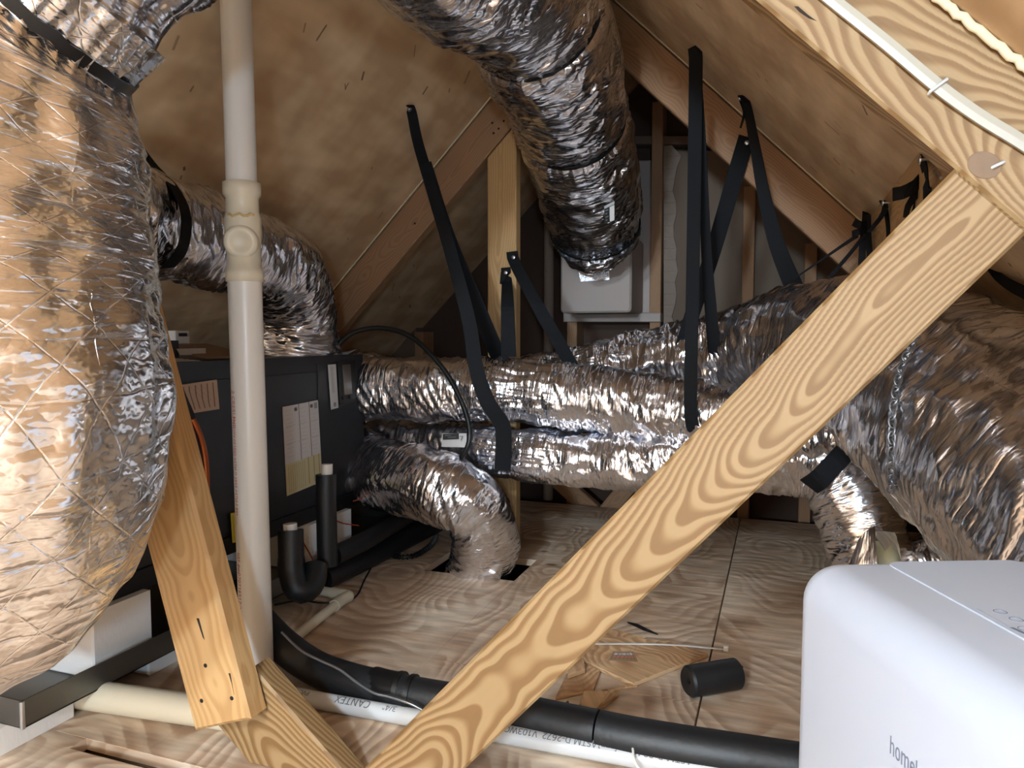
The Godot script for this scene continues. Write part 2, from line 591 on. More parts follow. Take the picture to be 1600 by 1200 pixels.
func make_materials() -> void:
	for k in 2:
		var m := mat(Color(0.90, 0.90, 0.92), 0.2, 1.0)
		m.normal_enabled = true
		m.normal_texture = foil_normal(40 + k * 11, k == 1)
		m.normal_scale = 1.0
		M["foil" if k == 0 else "scrim_foil"] = m
	M.scrim_foil.roughness = 0.22
	M.scrim_foil.normal_scale = 1.35
	M.scrim_foil.uv1_scale = Vector3(1.4, 1.5, 1)
	M.scrim_foil.albedo_color = Color(0.95, 0.95, 0.96)
	M.foil.roughness = 0.22
	M.foil.uv1_scale = Vector3(1.5, 1.5, 1)
	M.tape = mat(Color(0.86, 0.86, 0.88), 0.28, 1.0)
	M.tape.normal_enabled = true
	M.tape.normal_texture = M.foil.normal_texture
	var p1 := pine(3, 1024, 256, 0.0050, Color(0.57, 0.47, 0.33), Color(0.445, 0.33, 0.19), 1.0, 0.062)
	var p2 := pine(17, 1024, 256, 0.0062, Color(0.72, 0.585, 0.40), Color(0.63, 0.475, 0.295), 0.6, 0.03)
	var p3 := pine(29, 1024, 256, 0.005, Color(0.60, 0.46, 0.335), Color(0.50, 0.37, 0.26), 0.5, 0.03)
	var us := Vector3(1 / 1.2, 1 / 0.24, 1)
	M.brace_wood = tmat(p1, us, 0.62)
	M.pine = tmat(p2, us, 0.65)
	M.rafter_wood = tmat(p3, us, 0.7)
	for k in ["brace_wood", "pine", "rafter_wood"]: fine_bump(M[k], 90, 0.05, 0.6, 64, 512)
	M.floor = tmat(ply(51, 1024, Color(0.85, 0.77, 0.68), Color(0.67, 0.55, 0.45), Color(0.68, 0.57, 0.47)), Vector3(1 / 1.2, 1 / 1.2, 1), 0.6)
	fine_bump(M.floor, 91, 0.06, 0.8, 96, 512)
	M.deck = tmat(deck_tex(61, 1024, Color(0.70, 0.575, 0.435), Color(0.83, 0.72, 0.575), Color(0.36, 0.27, 0.19)), Vector3(1 / 1.2, 1 / 1.2, 1), 0.7)
	fine_bump(M.deck, 92, 0.05, 0.9, 200, 400)
	M.scrap = tmat(M.floor.albedo_texture, Vector3(1.1, 2.4, 1), 0.7)
	M.scrap.albedo_color = Color(1.0, 0.92, 0.80)
	M.ply_core = mat(Color(0.70, 0.56, 0.38), 0.8)
	M.knot = mat(Color(0.46, 0.375, 0.30), 0.8)
	fine_bump(M.knot, 98, 0.1, 1.5)
	M.dark_gap = mat(Color(0.16, 0.11, 0.08), 0.9)
	M.cavity = mat(Color(0.34, 0.26, 0.20), 0.9)
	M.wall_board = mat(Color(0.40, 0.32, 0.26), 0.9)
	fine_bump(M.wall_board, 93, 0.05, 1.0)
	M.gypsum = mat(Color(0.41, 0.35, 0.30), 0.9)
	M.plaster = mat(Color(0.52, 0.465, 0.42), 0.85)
	fine_bump(M.plaster, 94, 0.08, 2.0)
	M.white_paint = mat(Color(0.62, 0.57, 0.54), 0.6)
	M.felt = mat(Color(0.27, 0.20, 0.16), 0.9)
	M.webbing = mat(Color(0.10, 0.102, 0.11), 0.75)
	M.webbing.metallic_specular = 0.22
	var wv := PackedFloat32Array()
	wv.resize(128 * 128)
	for i in 128 * 128: wv[i] = 0.5 + 0.5 * sin((i % 128) * TAU / 8.0) * sin((i / 128) * TAU / 16.0)
	M.webbing.normal_enabled = true
	M.webbing.normal_texture = normal_from(wv, 128, 128, 1.2)
	M.webbing.uv1_scale = Vector3(40, 1, 1)
	M.rubber = mat(Color(0.075, 0.08, 0.092), 0.5)
	fine_bump(M.rubber, 95, 0.05, 0.7)
	M.rubber.uv1_scale = Vector3(6, 1, 1)
	M.black_tape = mat(Color(0.045, 0.047, 0.055), 0.32)
	M.cable = mat(Color(0.03, 0.028, 0.028), 0.45)
	M.steel = mat(Color(0.75, 0.76, 0.78), 0.3, 1.0)
	M.galv = mat(Color(0.46, 0.46, 0.45), 0.42, 1.0)
	fine_bump(M.galv, 96, 0.03, 0.35)
	M.unit = mat(Color(0.17, 0.178, 0.195), 0.42, 0.25)
	M.unit_dark = mat(Color(0.05, 0.052, 0.058), 0.5)
	M.pvc = mat(Color(0.85, 0.83, 0.80), 0.35)
	M.pvc_old = mat(Color(0.83, 0.79, 0.70), 0.4)
	M.cement = mat(Color(0.78, 0.66, 0.45), 0.5)
	M.conduit = mat(Color(0.76, 0.76, 0.76), 0.35)
	M.ink = mat(Color(0.36, 0.36, 0.38), 0.7)
	M.red_ink = mat(Color(0.74, 0.42, 0.34), 0.7)
	M.dark_red_ink = mat(Color(0.62, 0.16, 0.12), 0.7)
	M.grey_ink = mat(Color(0.42, 0.44, 0.50), 0.7)
	M.foam = mat(Color(0.90, 0.89, 0.88), 0.9)
	fine_bump(M.foam, 97, 0.12, 0.5)
	M.foam.uv1_scale = Vector3(5, 5, 1)
	M.white_case = mat(Color(0.70, 0.735, 0.80), 0.38)
	M.romex = mat(Color(0.62, 0.60, 0.55), 0.45)
	M.bead = mat(Color(0.80, 0.74, 0.62), 0.9)
	M.wire = mat(Color(0.55, 0.55, 0.56), 0.35, 0.8)
	M.orange = mat(Color(0.62, 0.27, 0.12), 0.5)
	M.copper = mat(Color(0.70, 0.40, 0.25), 0.35, 1.0)
	M.paper = mat(Color(0.72, 0.69, 0.66), 0.9)
	M.card = mat(Color(0.48, 0.38, 0.29), 0.9)
	M.plastic_tie = mat(Color(0.88, 0.87, 0.85), 0.4)
	M.glass_wool = mat(Color(0.84, 0.86, 0.76), 0.95)
	M.print_black = mat(Color(0.06, 0.06, 0.06), 0.6)
	M.sticker = mat(Color(0.80, 0.79, 0.78), 0.5)
	# labels on the air handler
	var im := Image.create(96, 64, false, Image.FORMAT_RGB8)
	im.fill(Color(0.78, 0.68, 0.60))
	for i in 6: im.fill_rect(Rect2i(8 + i * 15, 5, 3, 52), Color(0.50, 0.36, 0.28))
	for i in 40: im.fill_rect(Rect2i(12 + (i * 37) % 78, 6 + (i * 23) % 50, 2, 1), Color(0.55, 0.45, 0.38))
	M.label_wiring = tmat(ImageTexture.create_from_image(im), Vector3.ONE, 0.5)
	im = Image.create(128, 256, false, Image.FORMAT_RGB8)
	im.fill(Color(0.80, 0.78, 0.77))
	im.fill_rect(Rect2i(0, 166, 128, 90), Color(0.78, 0.73, 0.58))
	for i in 2: im.fill_rect(Rect2i(54 + i * 38, 0, 2, 166), Color(0.34, 0.28, 0.27))
	for i in 3:
		for j in 2: im.fill_rect(Rect2i(6 + i * 42, 58 + j * 50, 34, 2), Color(0.70, 0.68, 0.67))
		for j in 12: im.fill_rect(Rect2i(6 + i * 42, 14 + j * 12, 20 + (j * 7 + i * 5) % 14, 1), Color(0.70, 0.68, 0.66))
		im.fill_rect(Rect2i(78 + i * 20, 166, 3, 80), Color(0.62, 0.53, 0.32))
	for i in 9: im.fill_rect(Rect2i(8 + i * 7, 172, 2, 78), Color(0.66, 0.60, 0.42))
	for i in 2:
		for a in 200:
			var q := Vector2.from_angle(a * 0.7) * (a % 7)
			im.set_pixel(int(44 + i * 58 + q.x), int(14 + q.y), Color(0.25, 0.17, 0.16))
	im.fill_rect(Rect2i(112, 6, 12, 18), Color(0.55, 0.56, 0.54))
	M.label_data = tmat(ImageTexture.create_from_image(im), Vector3.ONE, 0.5)
	im = Image.create(24, 128, false, Image.FORMAT_RGB8)
	im.fill(Color(0.80, 0.79, 0.78))
	for i in 38: im.fill_rect(Rect2i(6, 6 + i * 2, 6 + (i * 5) % 7, 1), Color(0.66, 0.65, 0.64))
	im.fill_rect(Rect2i(9, 110, 8, 12), Color(0.5, 0.5, 0.5))
	M.label_strip = tmat(ImageTexture.create_from_image(im), Vector3.ONE, 0.5)
	im = Image.create(32, 64, false, Image.FORMAT_RGB8)
	im.fill(Color(0.80, 0.72, 0.22))
	for i in 6: im.fill_rect(Rect2i(4 + i * 5, 4, 1, 54), Color(0.55, 0.49, 0.16))
	M.label_yellow = tmat(ImageTexture.create_from_image(im), Vector3.ONE, 0.5)
	im = Image.create(64, 64, false, Image.FORMAT_RGB8)
	im.fill(Color(0.10, 0.10, 0.10))
	im.fill_rect(Rect2i(34, 12, 30, 52), Color(0.78, 0.77, 0.75))
	im.fill_rect(Rect2i(0, 0, 64, 10), Color(0.66, 0.65, 0.64))
	for i in 4: im.fill_rect(Rect2i(6, 16 + i * 12, 20 - (i % 2) * 8, 4), Color(0.42, 0.42, 0.42))
	M.label_duct = tmat(ImageTexture.create_from_image(im), Vector3.ONE, 0.5)
	im = Image.create(64, 24, false, Image.FORMAT_RGB8)
	im.fill(Color(0.05, 0.05, 0.05))
	im.fill_rect(Rect2i(8, 5, 26, 3), Color(0.40, 0.40, 0.38))
	im.fill_rect(Rect2i(20, 13, 34, 3), Color(0.40, 0.40, 0.38))
	M.label_small = tmat(ImageTexture.create_from_image(im), Vector3.ONE, 0.5)
	im = Image.create(96, 48, false, Image.FORMAT_RGB8)
	im.fill(Color(0.62, 0.50, 0.38))
	for i in 5: im.fill_rect(Rect2i(8 + i * 16, 6, 13, 12), Color(0.78, 0.76, 0.76) if i % 2 == 0 else Color(0.70, 0.68, 0.70))
	for i in 4: im.fill_rect(Rect2i(14 + i * 18, 22, 13, 10), Color(0.76, 0.45, 0.34))
	for i in 7: im.fill_rect(Rect2i(6 + i * 13, 4, 1, 36), Color(0.30, 0.24, 0.22))
	for i in 3: im.fill_rect(Rect2i(8, 6 + i * 14, 82, 1), Color(0.34, 0.27, 0.24))
	M.stamp = tmat(ImageTexture.create_from_image(im), Vector3.ONE, 0.7)

# ------------------------------------------------------------------ builders
func board(called: String, poly: Array, z_front: float, thick: float, dir: Vector2, m: Material, label: String, category: String, group := "", uvoff := Vector2.ZERO) -> MeshInstance3D:
	var st := mb()
	var mid := Vector2.ZERO
	for p in poly: mid += p / poly.size()
	dir = dir.normalized()
	uvoff.y = 0.056 + fposmod(uvoff.y, 0.012) - mid.dot(Vector2(-dir.y, dir.x))
	prism(st, Transform3D.IDENTITY, PackedVector2Array(poly), z_front - thick, z_front, 0.003, dir, uvoff)
	var o := obj(called, st, m)
	tag(o, label, category, group)
	return o

func strap(label: String, legs: Array, nail_at, nail_n: Vector3, group := "black webbing duct straps") -> Node3D:
	var first: Vector3 = legs[0].pts[0]
	var o := thing("hanging_strap", label, "strap", first, group)
	for l in legs:
		var st := mb()
		band(st, l.pts, l.w, l.wd, 0.0026, 0.015, l.get("w1", -1.0))
		obj("webbing", st, M.webbing, o)
	if nail_at != null: nail(o, nail_at, nail_n)
	return o

func structure(called: String, label: String, category: String) -> Node3D:
	var o := Node3D.new()
	o.name = numbered(called)
	add_child(o, true)
	tag(o, label, category, "", "structure")
	return o

func _ready() -> void:
	# ---- camera
	var cam := Camera3D.new()
	cam.name = "camera"
	cam.fov = rad_to_deg(2.0 * atan(600.0 / 1150.0))
	cam.near = 0.02
	add_child(cam)
	cam.position = Vector3(0, 0.6, 0)
	cam.rotation_degrees = Vector3(-3.78, 20, 0)
	cam.current = true
	# ---- environment: the attic is closed, so no sky light gets in
	var we := WorldEnvironment.new()
	we.name = "environment"
	var env := Environment.new()
	env.background_mode = Environment.BG_COLOR
	env.background_color = Color(0.02, 0.02, 0.02)
	env.tonemap_mode = Environment.TONE_MAPPER_LINEAR
	env.tonemap_exposure = 1.06
	env.sdfgi_enabled = true
	env.ssao_enabled = true
	env.ssil_enabled = true
	we.environment = env
	add_child(we)
	# ---- lamps out of view behind the camera, placed to light lumber, pipe and foil
	unseen_bulb(Vector3(0.30, 0.62, 0.80), 0.05, 1.05, Color(0.74, 0.88, 1.0), "unseen round light low on the right behind the view, lighting the white pipe and leaning brace")
	unseen_bulb(Vector3(-0.36, 1.24, 0.85), 0.06, 2.2, Color(0.84, 0.93, 1.0), "unseen round light under the ridge a little behind the view, lighting the floor and post")
	unseen_bulb(Vector3(-0.25, 1.00, 2.40), 0.09, 6.0, Color(0.84, 0.93, 1.0), "added round fill light far behind the view, evening out near and far")  # added fill, flattens the falloff towards the far lumber

	wrinkle.seed = 5
	wrinkle.frequency = 1.0
	wrinkle.fractal_octaves = 2
	lump.seed = 8
	lump.frequency = 1.0
	lump.fractal_octaves = 2
	make_materials()
	build_shell()
	build_truss()
	build_ducts()
	build_unit()
	build_pipes()
	build_straps()
	build_floor_things()
	build_dehumidifier()

func unseen_bulb(at: Vector3, r: float, energy: float, c: Color, label: String) -> void:  # glowing globe with its light, always out of view
	var o := thing("unseen_lamp", label, "unseen_lamp", at)
	var st := mb()
	var prof := [Vector2(0, -r)]
	for i in range(1, 12): prof.append(Vector2(sin(PI * i / 12) * r, -cos(PI * i / 12) * r))
	prof.append(Vector2(0.012, r))
	lathe(st, at, Vector3.UP, prof, 24, 1)
	var glow := mat(Color(0.9, 0.9, 0.9), 0.5)
	glow.emission_enabled = true
	glow.emission = c
	glow.emission_energy_multiplier = 6.0
	obj("unseen_lamp_globe", st, glow, o)
	st = mb()
	lathe(st, at + Vector3(0, r, 0), Vector3.UP, [Vector2(0, 0), Vector2(0.016, 0.0), Vector2(0.016, 0.03), Vector2(0.006, 0.034), Vector2(0, 0.034)], 16)
	obj("socket", st, mat(Color(0.05, 0.05, 0.05)), o)
	st = mb()
	tube(st, [at + Vector3(0, r + 0.03, 0), Vector3(at.x, minf(at.x + LEFT_ROOF, RIGHT_ROOF - at.x) - 0.003, at.z)], 0.003, 8)
	obj("cord", st, mat(Color(0.05, 0.05, 0.05)), o)
	var l := OmniLight3D.new()
	l.name = "unseen_lamp_glow"
	l.light_color = c
	l.light_energy = energy
	l.light_size = r
	l.omni_range = 8.0
	l.omni_attenuation = 2.0
	l.shadow_enabled = true
	o.add_child(l)

# ------------------------------------------------------------------ the shell
func build_shell() -> void:
	# floor: plywood sheets with a duct hole, over a dark joist space
	var fl := structure("floor", "bare plywood attic floor with wavy grain and a joint running to the back", "floor")
	var st := mb()
	var t := -0.018
	var hx := [-0.85, -0.60]
	var hz := [-1.84, -1.662]
	sheet(st, Rect2(-2.02, -2.5, hx[0] + 2.02, 1.72), t)
	sheet(st, Rect2(hx[1], -2.5, -0.1115 - hx[1], 1.72), t)
	sheet(st, Rect2(hx[0], -2.5, hx[1] - hx[0], hz[0] + 2.5), t)
	sheet(st, Rect2(hx[0], hz[1], hx[1] - hx[0], -0.78 - hz[1]), t)
	obj("plywood_sheet", st, M.floor, fl)
	st = mb()
	sheet(st, Rect2(-0.1085, -2.5, 1.15, 1.72), t, Vector2(0.31, 0.57))
	obj("plywood_sheet", st, M.floor, fl)
	st = mb()
	sheet(st, Rect2(-2.02, -0.752, 3.06, 4.2), t, Vector2(0.6, 0.23))
	sheet(st, Rect2(-2.02, -0.78, 1.06, 0.029), t, Vector2(0.6, 0.23))
	sheet(st, Rect2(-0.68, -0.78, 1.72, 0.029), t, Vector2(0.6, 0.23))
	obj("plywood_sheet", st, M.floor, fl)
	st = mb()
	box(st, Vector3(-1.1, -0.045, -0.83), Vector3(-0.4, -0.03, -0.70), 0.002)
	obj("joist_top", st, M.rafter_wood, fl)
	st = mb()
	box(st, Vector3(-2.2, -0.30, -2.75), Vector3(1.25, -0.26, 3.5), 0.002)
	obj("subfloor", st, M.cavity, fl)
	# roof decks, each a slab of boards on its slope
	for side in 2:
		var ce := structure("ceiling", ["left slope of the roof deck, brown strand board with dark flecks", "right slope of the roof deck, strand board seen from below"][side], "roof deck")
		var foot := Vector2(-2.05, -0.04) if side == 0 else Vector2(1.08, -0.04)
		var along: Vector2 = (RIDGE - foot).normalized()
		var out := Vector2(-along.y, along.x) if side == 0 else Vector2(along.y, -along.x)
		var L := foot.distance_to(RIDGE) + 0.012
		var cuts := [[-2.80, -1.945], [-1.942, -0.60], [-0.597, 0.62], [0.623, 1.84], [1.843, 3.5]]
		for k in cuts.size():
			st = mb()
			var X := Transform3D(Basis(Vector3(0, 0, 1), Vector3(along.x, along.y, 0), Vector3(out.x, out.y, 0) * (1.0 if side == 1 else 1.0)), Vector3(foot.x, foot.y, 0))
			prism(st, X, PackedVector2Array([Vector2(cuts[k][0], 0), Vector2(cuts[k][1], 0), Vector2(cuts[k][1], L), Vector2(cuts[k][0], L)]), 0.0, 0.022, 0.001, Vector2(1, 0), Vector2(k * 0.43 + side * 0.2, side * 0.3))
			obj("deck_board", st, M.deck, ce)
	# gable wall at the far end
	var w := structure("wall_far", "far gable wall of dark sheathing, studs and unpainted drywall", "wall")
	st = mb()
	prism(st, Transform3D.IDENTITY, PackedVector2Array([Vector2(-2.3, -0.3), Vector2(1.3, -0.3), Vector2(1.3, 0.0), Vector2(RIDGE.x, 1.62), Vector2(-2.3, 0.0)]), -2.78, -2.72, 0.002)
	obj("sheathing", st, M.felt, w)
	# drywall panels between the studs
	var panels := [[Vector2(-0.3717, 1.2466), Vector2(0.2019, 1.1983), Vector2(0.2229, 0.4399), Vector2(-0.3601, 0.4267)], [Vector2(-1.6409, 0.9785), Vector2(-1.3743, 1.1687), Vector2(-1.3816, 0.4036), Vector2(-1.6501, 0.3976)]]
	for k in 2:
		st = mb()
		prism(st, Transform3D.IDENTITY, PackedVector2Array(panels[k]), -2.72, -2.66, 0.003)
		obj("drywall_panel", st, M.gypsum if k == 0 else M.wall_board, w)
	var studs := [Vector2(-1.3466, 0.4069), Vector2(-0.4173, 0.4279), Vector2(-0.1077, 0.4349), Vector2(-1.0584, 0.4134), Vector2(-0.7200, 0.4211), Vector2(0.0883, 0.4393), Vector2(-1.8745, 0.3950)]
	for k in studs.size():
		var x: float = studs[k].x
		var top := minf(x + LEFT_ROOF, RIGHT_ROOF - x) - 0.05
		if k == 3: top = 0.5
		if k == 4: top = 0.66
		st = mb()
		prism(st, Transform3D.IDENTITY, PackedVector2Array([Vector2(x - 0.019, -0.2), Vector2(x + 0.019, -0.2), Vector2(x + 0.019, top), Vector2(x - 0.019, top)]), -2.715, -2.62, 0.002, Vector2(0, 1), Vector2(k * 0.3, k * 0.07))
		obj("stud", st, M.rafter_wood, w)
	st = mb()
	prism(st, Transform3D.IDENTITY, PackedVector2Array([Vector2(-0.7472, 0.6491), Vector2(-0.3947, 0.6469), Vector2(-0.3951, 0.6780), Vector2(-0.7474, 0.6817)]), -2.70, -2.6, 0.002)
	obj("sill", st, M.white_paint, w)
	st = mb()
	prism(st, Transform3D.IDENTITY, PackedVector2Array([Vector2(-0.6422, 1.2874), Vector2(-0.3147, 1.2588), Vector2(-0.3151, 1.2870), Vector2(-0.6424, 1.3167)]), -2.70, -2.64, 0.002)
	obj("blocking", st, M.wall_board, w)
	# lumpy joint compound beside the stud
	st = mb()
	var pl := PackedVector2Array()
	var pa: Vector2 = Vector2(-0.4000, 1.2632)
	var pb: Vector2 = Vector2(-0.3915, 0.6273)
	for i in 17:
		var q := pa.lerp(pb, i / 16.0)
		var wdt := 0.028 + 0.018 * absf(sin(i * 2.3)) + (0.02 if i == 1 or i == 11 else 0.0)
		pl.append(Vector2(q.x, q.y)); pl.append(Vector2(q.x + wdt, q.y))
	for i in 16:
		prism(st, Transform3D.IDENTITY, PackedVector2Array([pl[i * 2], pl[i * 2 + 1], pl[i * 2 + 3], pl[i * 2 + 2]]), -2.662, -2.652, 0.001)
	obj("joint_compound", st, M.plaster, w)
	# near end, out of view; pale wall for the foil to reflect
	var nw := structure("wall_near", "unseen near gable wall of pale sheathing behind the view, mirrored in the foil", "wall")
	st = mb()
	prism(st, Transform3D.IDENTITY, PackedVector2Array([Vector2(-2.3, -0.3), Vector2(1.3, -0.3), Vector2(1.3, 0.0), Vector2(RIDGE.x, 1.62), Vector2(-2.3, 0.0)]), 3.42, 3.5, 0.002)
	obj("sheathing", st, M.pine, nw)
	# cream sealant along the deck joints
	bead("thin cream sealant line along the left far rafter", Vector3(-2.0, 0.01, -1.914), Vector3(RIDGE.x, RIDGE.y, -1.914), Vector3(0.001, -0.001, 0), 0.0022, false)
	bead("thin cream sealant line along the right far rafter", Vector3(1.03, 0.01, -1.914), Vector3(RIDGE.x, RIDGE.y, -1.914), Vector3(-0.001, -0.001, 0), 0.0022, false)
	bead("bubbly cream sealant bead along top of the near rafter", Vector3(0.75, 0.29, -0.782), Vector3(-0.02, 1.06, -0.782), Vector3(-0.003, -0.003, 0), 0.0042, true)

func bead(label: String, a: Vector3, b: Vector3, off: Vector3, r: float, bumpy: bool) -> void:
	var st := mb()
	var pts := []
	var n := 180 if bumpy else 24
	for i in n + 1:
		var j := Vector3.ZERO
		if bumpy: j = Vector3(sin(i * 1.9), cos(i * 2.7), sin(i * 3.1)) * 0.0011
		pts.append(a.lerp(b, float(i) / n) + off + j)
	tube(st, pts, r, 8)
	tag(obj("sealant_bead", st, M.bead), label, "sealant")

func sheet(st: SurfaceTool, r: Rect2, t: float, off := Vector2.ZERO) -> void:
	# a flat piece of plywood in the xz plane, top at y = 0
	var X := Transform3D(Basis(Vector3(1, 0, 0), Vector3(0, 0, 1), Vector3(0, 1, 0)), Vector3.ZERO)
	prism(st, X, PackedVector2Array([r.position, r.position + Vector2(r.size.x, 0), r.end, r.position + Vector2(0, r.size.y)]), t, 0.0, 0.0006, Vector2(1, 0), off)

# ------------------------------------------------------------------ truss lumber
func build_truss() -> void:
	var d45 := Vector2(1, -1).normalized()
	var up45 := Vector2(1, 1).normalized()
	# the nearest rafter on the right
	var c0 := 0.902
	board("rafter", [Vector2(-0.46, 1.494), Vector2(-0.415, 1.449 + 0.0), Vector2(-0.415, c0 + 0.415), Vector2(0.9, c0 - 0.9), Vector2(1.03, 0.004)], -0.789, 0.038, d45, M.brace_wood, "pale near rafter sloping down right with a white cable stapled to it", "rafter", "", Vector2(0.15, 0.02))
	var near: Node3D = get_node("rafter")
	var kst := mb()
	var kc: Vector2 = Vector2(0.1712, 0.7549)
	var kp := PackedVector2Array()
	for i in 30: kp.append(kc + Vector2(cos(TAU * i / 30) * 0.0145, sin(TAU * i / 30) * 0.0115).rotated(-0.6))
	prism(kst, Transform3D.IDENTITY, kp, -0.792, -0.7884, 0.0003)
	obj("knot", kst, M.knot, near, "round brown knot")
	kst = mb()
	prism(kst, Transform3D.IDENTITY, PackedVector2Array([Vector2(0.0054, 0.9197), Vector2(0.0089, 0.9192), Vector2(0.0178, 0.9101), Vector2(0.0260, 0.9029), Vector2(0.0190, 0.9063), Vector2(0.0102, 0.9136)]), -0.7915, -0.7886, 0.0001)
	obj("bark_gouge", kst, M.dark_gap, near, "dark bark gouge")
	board("rafter", [Vector2(-0.487, 1.52), Vector2(-0.487, 1.38), Vector2(0.895, 0.002), Vector2(1.035, 0.002)], -1.92, 0.038, d45, M.rafter_wood, "far rafter on the right slope behind the hanging straps", "rafter", "", Vector2(0.5, 0.08))
	board("rafter", [Vector2(-0.489, 1.518), Vector2(-2.005, 0.002), Vector2(-1.864, 0.002), Vector2(-0.489, 1.378)], -1.92, 0.038, up45, M.rafter_wood, "far rafter on the left slope leading down to the black unit", "rafter", "", Vector2(0.9, 0.15))
	var lr: Node3D = get_node("rafter_002")
	for q in [Vector3(-0.7566, 1.1818, -1.9195), Vector3(-0.7228, 1.1837, -1.9195), Vector3(-0.7378, 1.1646, -1.9195), Vector3(-0.7529, 1.1540, -1.9195), Vector3(-0.9967, 0.9218, -1.9195)]:
		var hs := mb()
		lathe(hs, q - Vector3(0, 0, 0.001), Vector3(0, 0, 1), [Vector2(0.0034, 0), Vector2(0.003, 0.0013), Vector2(0, 0.0011)], 10)
		obj("nail_hole", hs, M.dark_gap, lr)
	board("truss_post", [Vector2(-0.772, 0.0), Vector2(-0.687, 0.0), Vector2(-0.687, 1.175), Vector2(-0.772, 1.09)], -1.92, 0.038, Vector2(0, 1), M.pine, "upright pine truss post under the far left rafter", "post", "", Vector2(0.2, 0.04))
	# the big diagonal in the foreground
	var a: Vector2 = Vector2(-0.4688, 0.0679)
	var b: Vector2 = Vector2(0.1468, 0.7527)
	var c: Vector2 = Vector2(0.2045, 0.6888)
	var e: Vector2 = Vector2(-0.3115, 0.1155)
	var dir := (b - a).normalized()
	# upper end cut to the rafter's underside, lower end on the floor
	var ku := (c0 - a.x - a.y) / (dir.x + dir.y)
	var kl := (c0 - e.x - e.y) / (dir.x + dir.y)
	board("diagonal_brace", [a - dir * (a.y / dir.y), e - dir * (e.y / dir.y), e + dir * kl, a + dir * ku], -0.789, 0.038, dir, M.brace_wood, "big foreground diagonal pine brace with bold wavy grain", "brace", "", Vector2(0.62, 0.02))
	# left brace and the piece it is nailed to
	var l0: Vector2 = Vector2(-0.7459, 0.0563)
	var l1: Vector2 = Vector2(-0.6513, 0.0901)
	var ld := (Vector2(-0.7890, 0.5560) - Vector2(-0.6513, 0.0901)).normalized()
	var lt := 0.95
	var lp: Vector2 = l1
	var perp := Vector2(-ld.y, ld.x)
	if perp.dot(l0 - l1) < 0.0: perp = -perp
	var wv := absf((l0 - l1).dot(perp))
	var ll := l1 + perp * wv
	var br := thing("diagonal_brace", "leaning pine brace beside the white pipe with nail holes at its foot", "brace", Vector3(l1.x, l1.y, -0.79))
	var st := mb()
	prism(st, Transform3D.IDENTITY, PackedVector2Array([l0, l1, l1 + ld * lt, ll + ld * (lt - 0.02)]), -0.808, -0.77, 0.004, ld, Vector2(0.3, 0.064 - (l0 + perp * wv * -0.5).dot(Vector2(-ld.y, ld.x))))
	obj("plank", st, M.pine, br)
	for q in [Vector2(-0.7310, 0.1025), Vector2(-0.6799, 0.1149), Vector2(-0.7227, 0.1532)]:
		st = mb()
		lathe(st, Vector3(q.x, q.y, -0.7705), Vector3(0, 0, 1), [Vector2(0.0032, 0), Vector2(0.003, 0.0008), Vector2(0.0016, 0.001), Vector2(0, 0.0007)], 10)
		obj("nail_head", st, M.unit_dark, br)
	for q in [[Vector2(-0.7357, 0.2172), Vector2(-0.7313, 0.2177), Vector2(-0.7225, 0.1888), Vector2(-0.7257, 0.1919)], [Vector2(-0.6841, 0.1487), Vector2(-0.6809, 0.1492), Vector2(-0.6755, 0.1201), Vector2(-0.6793, 0.1353)]]:
		st = mb()
		prism(st, Transform3D.IDENTITY, PackedVector2Array(q), -0.772, -0.7697, 0.0001)
		obj("split", st, M.dark_gap, br)
	var s0: Vector2 = Vector2(-0.6622, 0.1281)
	var s1: Vector2 = Vector2(-0.5388, 0.0256)
	var sd := (s1 - s0).normalized()
	var sp := Vector2(sd.y, -sd.x)
	if sp.y > 0: sp = -sp
	var w2 := 0.115
	var e0 := s0 - sd * 0.02
	board("web_piece", [e0, e0 + sp * w2, e0 + sp * w2 + sd * (-(e0 + sp * w2).y / sd.y), e0 + sd * (-e0.y / sd.y)], -0.809, 0.038, sd, M.brace_wood, "short pine web piece under the leaning brace at the floor", "brace", "", Vector2(0.1, 0.09))
	# a board lengthwise under the right slope, where straps are nailed
	st = mb()
	var X := Transform3D(Basis(Vector3(0, 0, -1), Vector3(0, 1, 0), Vector3(1, 0, 0)), Vector3.ZERO)
	prism(st, X, PackedVector2Array([Vector2(0.83, 0.745), Vector2(1.915, 0.745), Vector2(1.915, 0.858), Vector2(0.83, 0.858)]), 0.178, 0.181, 0.001, Vector2(1, 0), Vector2(0.2, 0.1))
	tag(obj("purlin_board", st, M.pine), "pale lengthwise board under the right slope behind the big brace", "board")
	# crossed web boards low in the far wall
	board("web_board", [Vector2(-0.8436, 0.1019), Vector2(-0.7526, 0.1076), Vector2(-0.5776, -0.0320), Vector2(-0.6721, -0.0398)], -2.56, 0.038, Vector2(1, -1), M.rafter_wood, "low web board slanting down right under the horizontal ducts", "brace")
	board("web_board", [Vector2(-0.4084, 0.1294), Vector2(-0.4870, 0.1244), Vector2(-0.6032, -0.0250), Vector2(-0.5230, -0.0183)], -2.515, 0.038, Vector2(1, 1), M.rafter_wood, "low web board slanting up right under the horizontal ducts", "brace")
	# white cable along the near rafter
	var cb := thing("white_cable", "flat white electrical cable running down the near rafter", "cable", Vector3(0.0388, 0.9178, -0.7820))
	st = mb()
	band(st, [Vector3(-0.0320, 0.9890, -0.7820), Vector3(0.0039, 0.9529, -0.7820), Vector3(0.0388, 0.9178, -0.7820), Vector3(0.0865, 0.8710, -0.7810), Vector3(0.1297, 0.8269, -0.7800), Vector3(0.1639, 0.7969, -0.7810), Vector3(0.1995, 0.7697, -0.7820), Vector3(0.2394, 0.7364, -0.7840)], 0.0115, Vector3(0.7, 0.7, 0), 0.0055, 0.01)
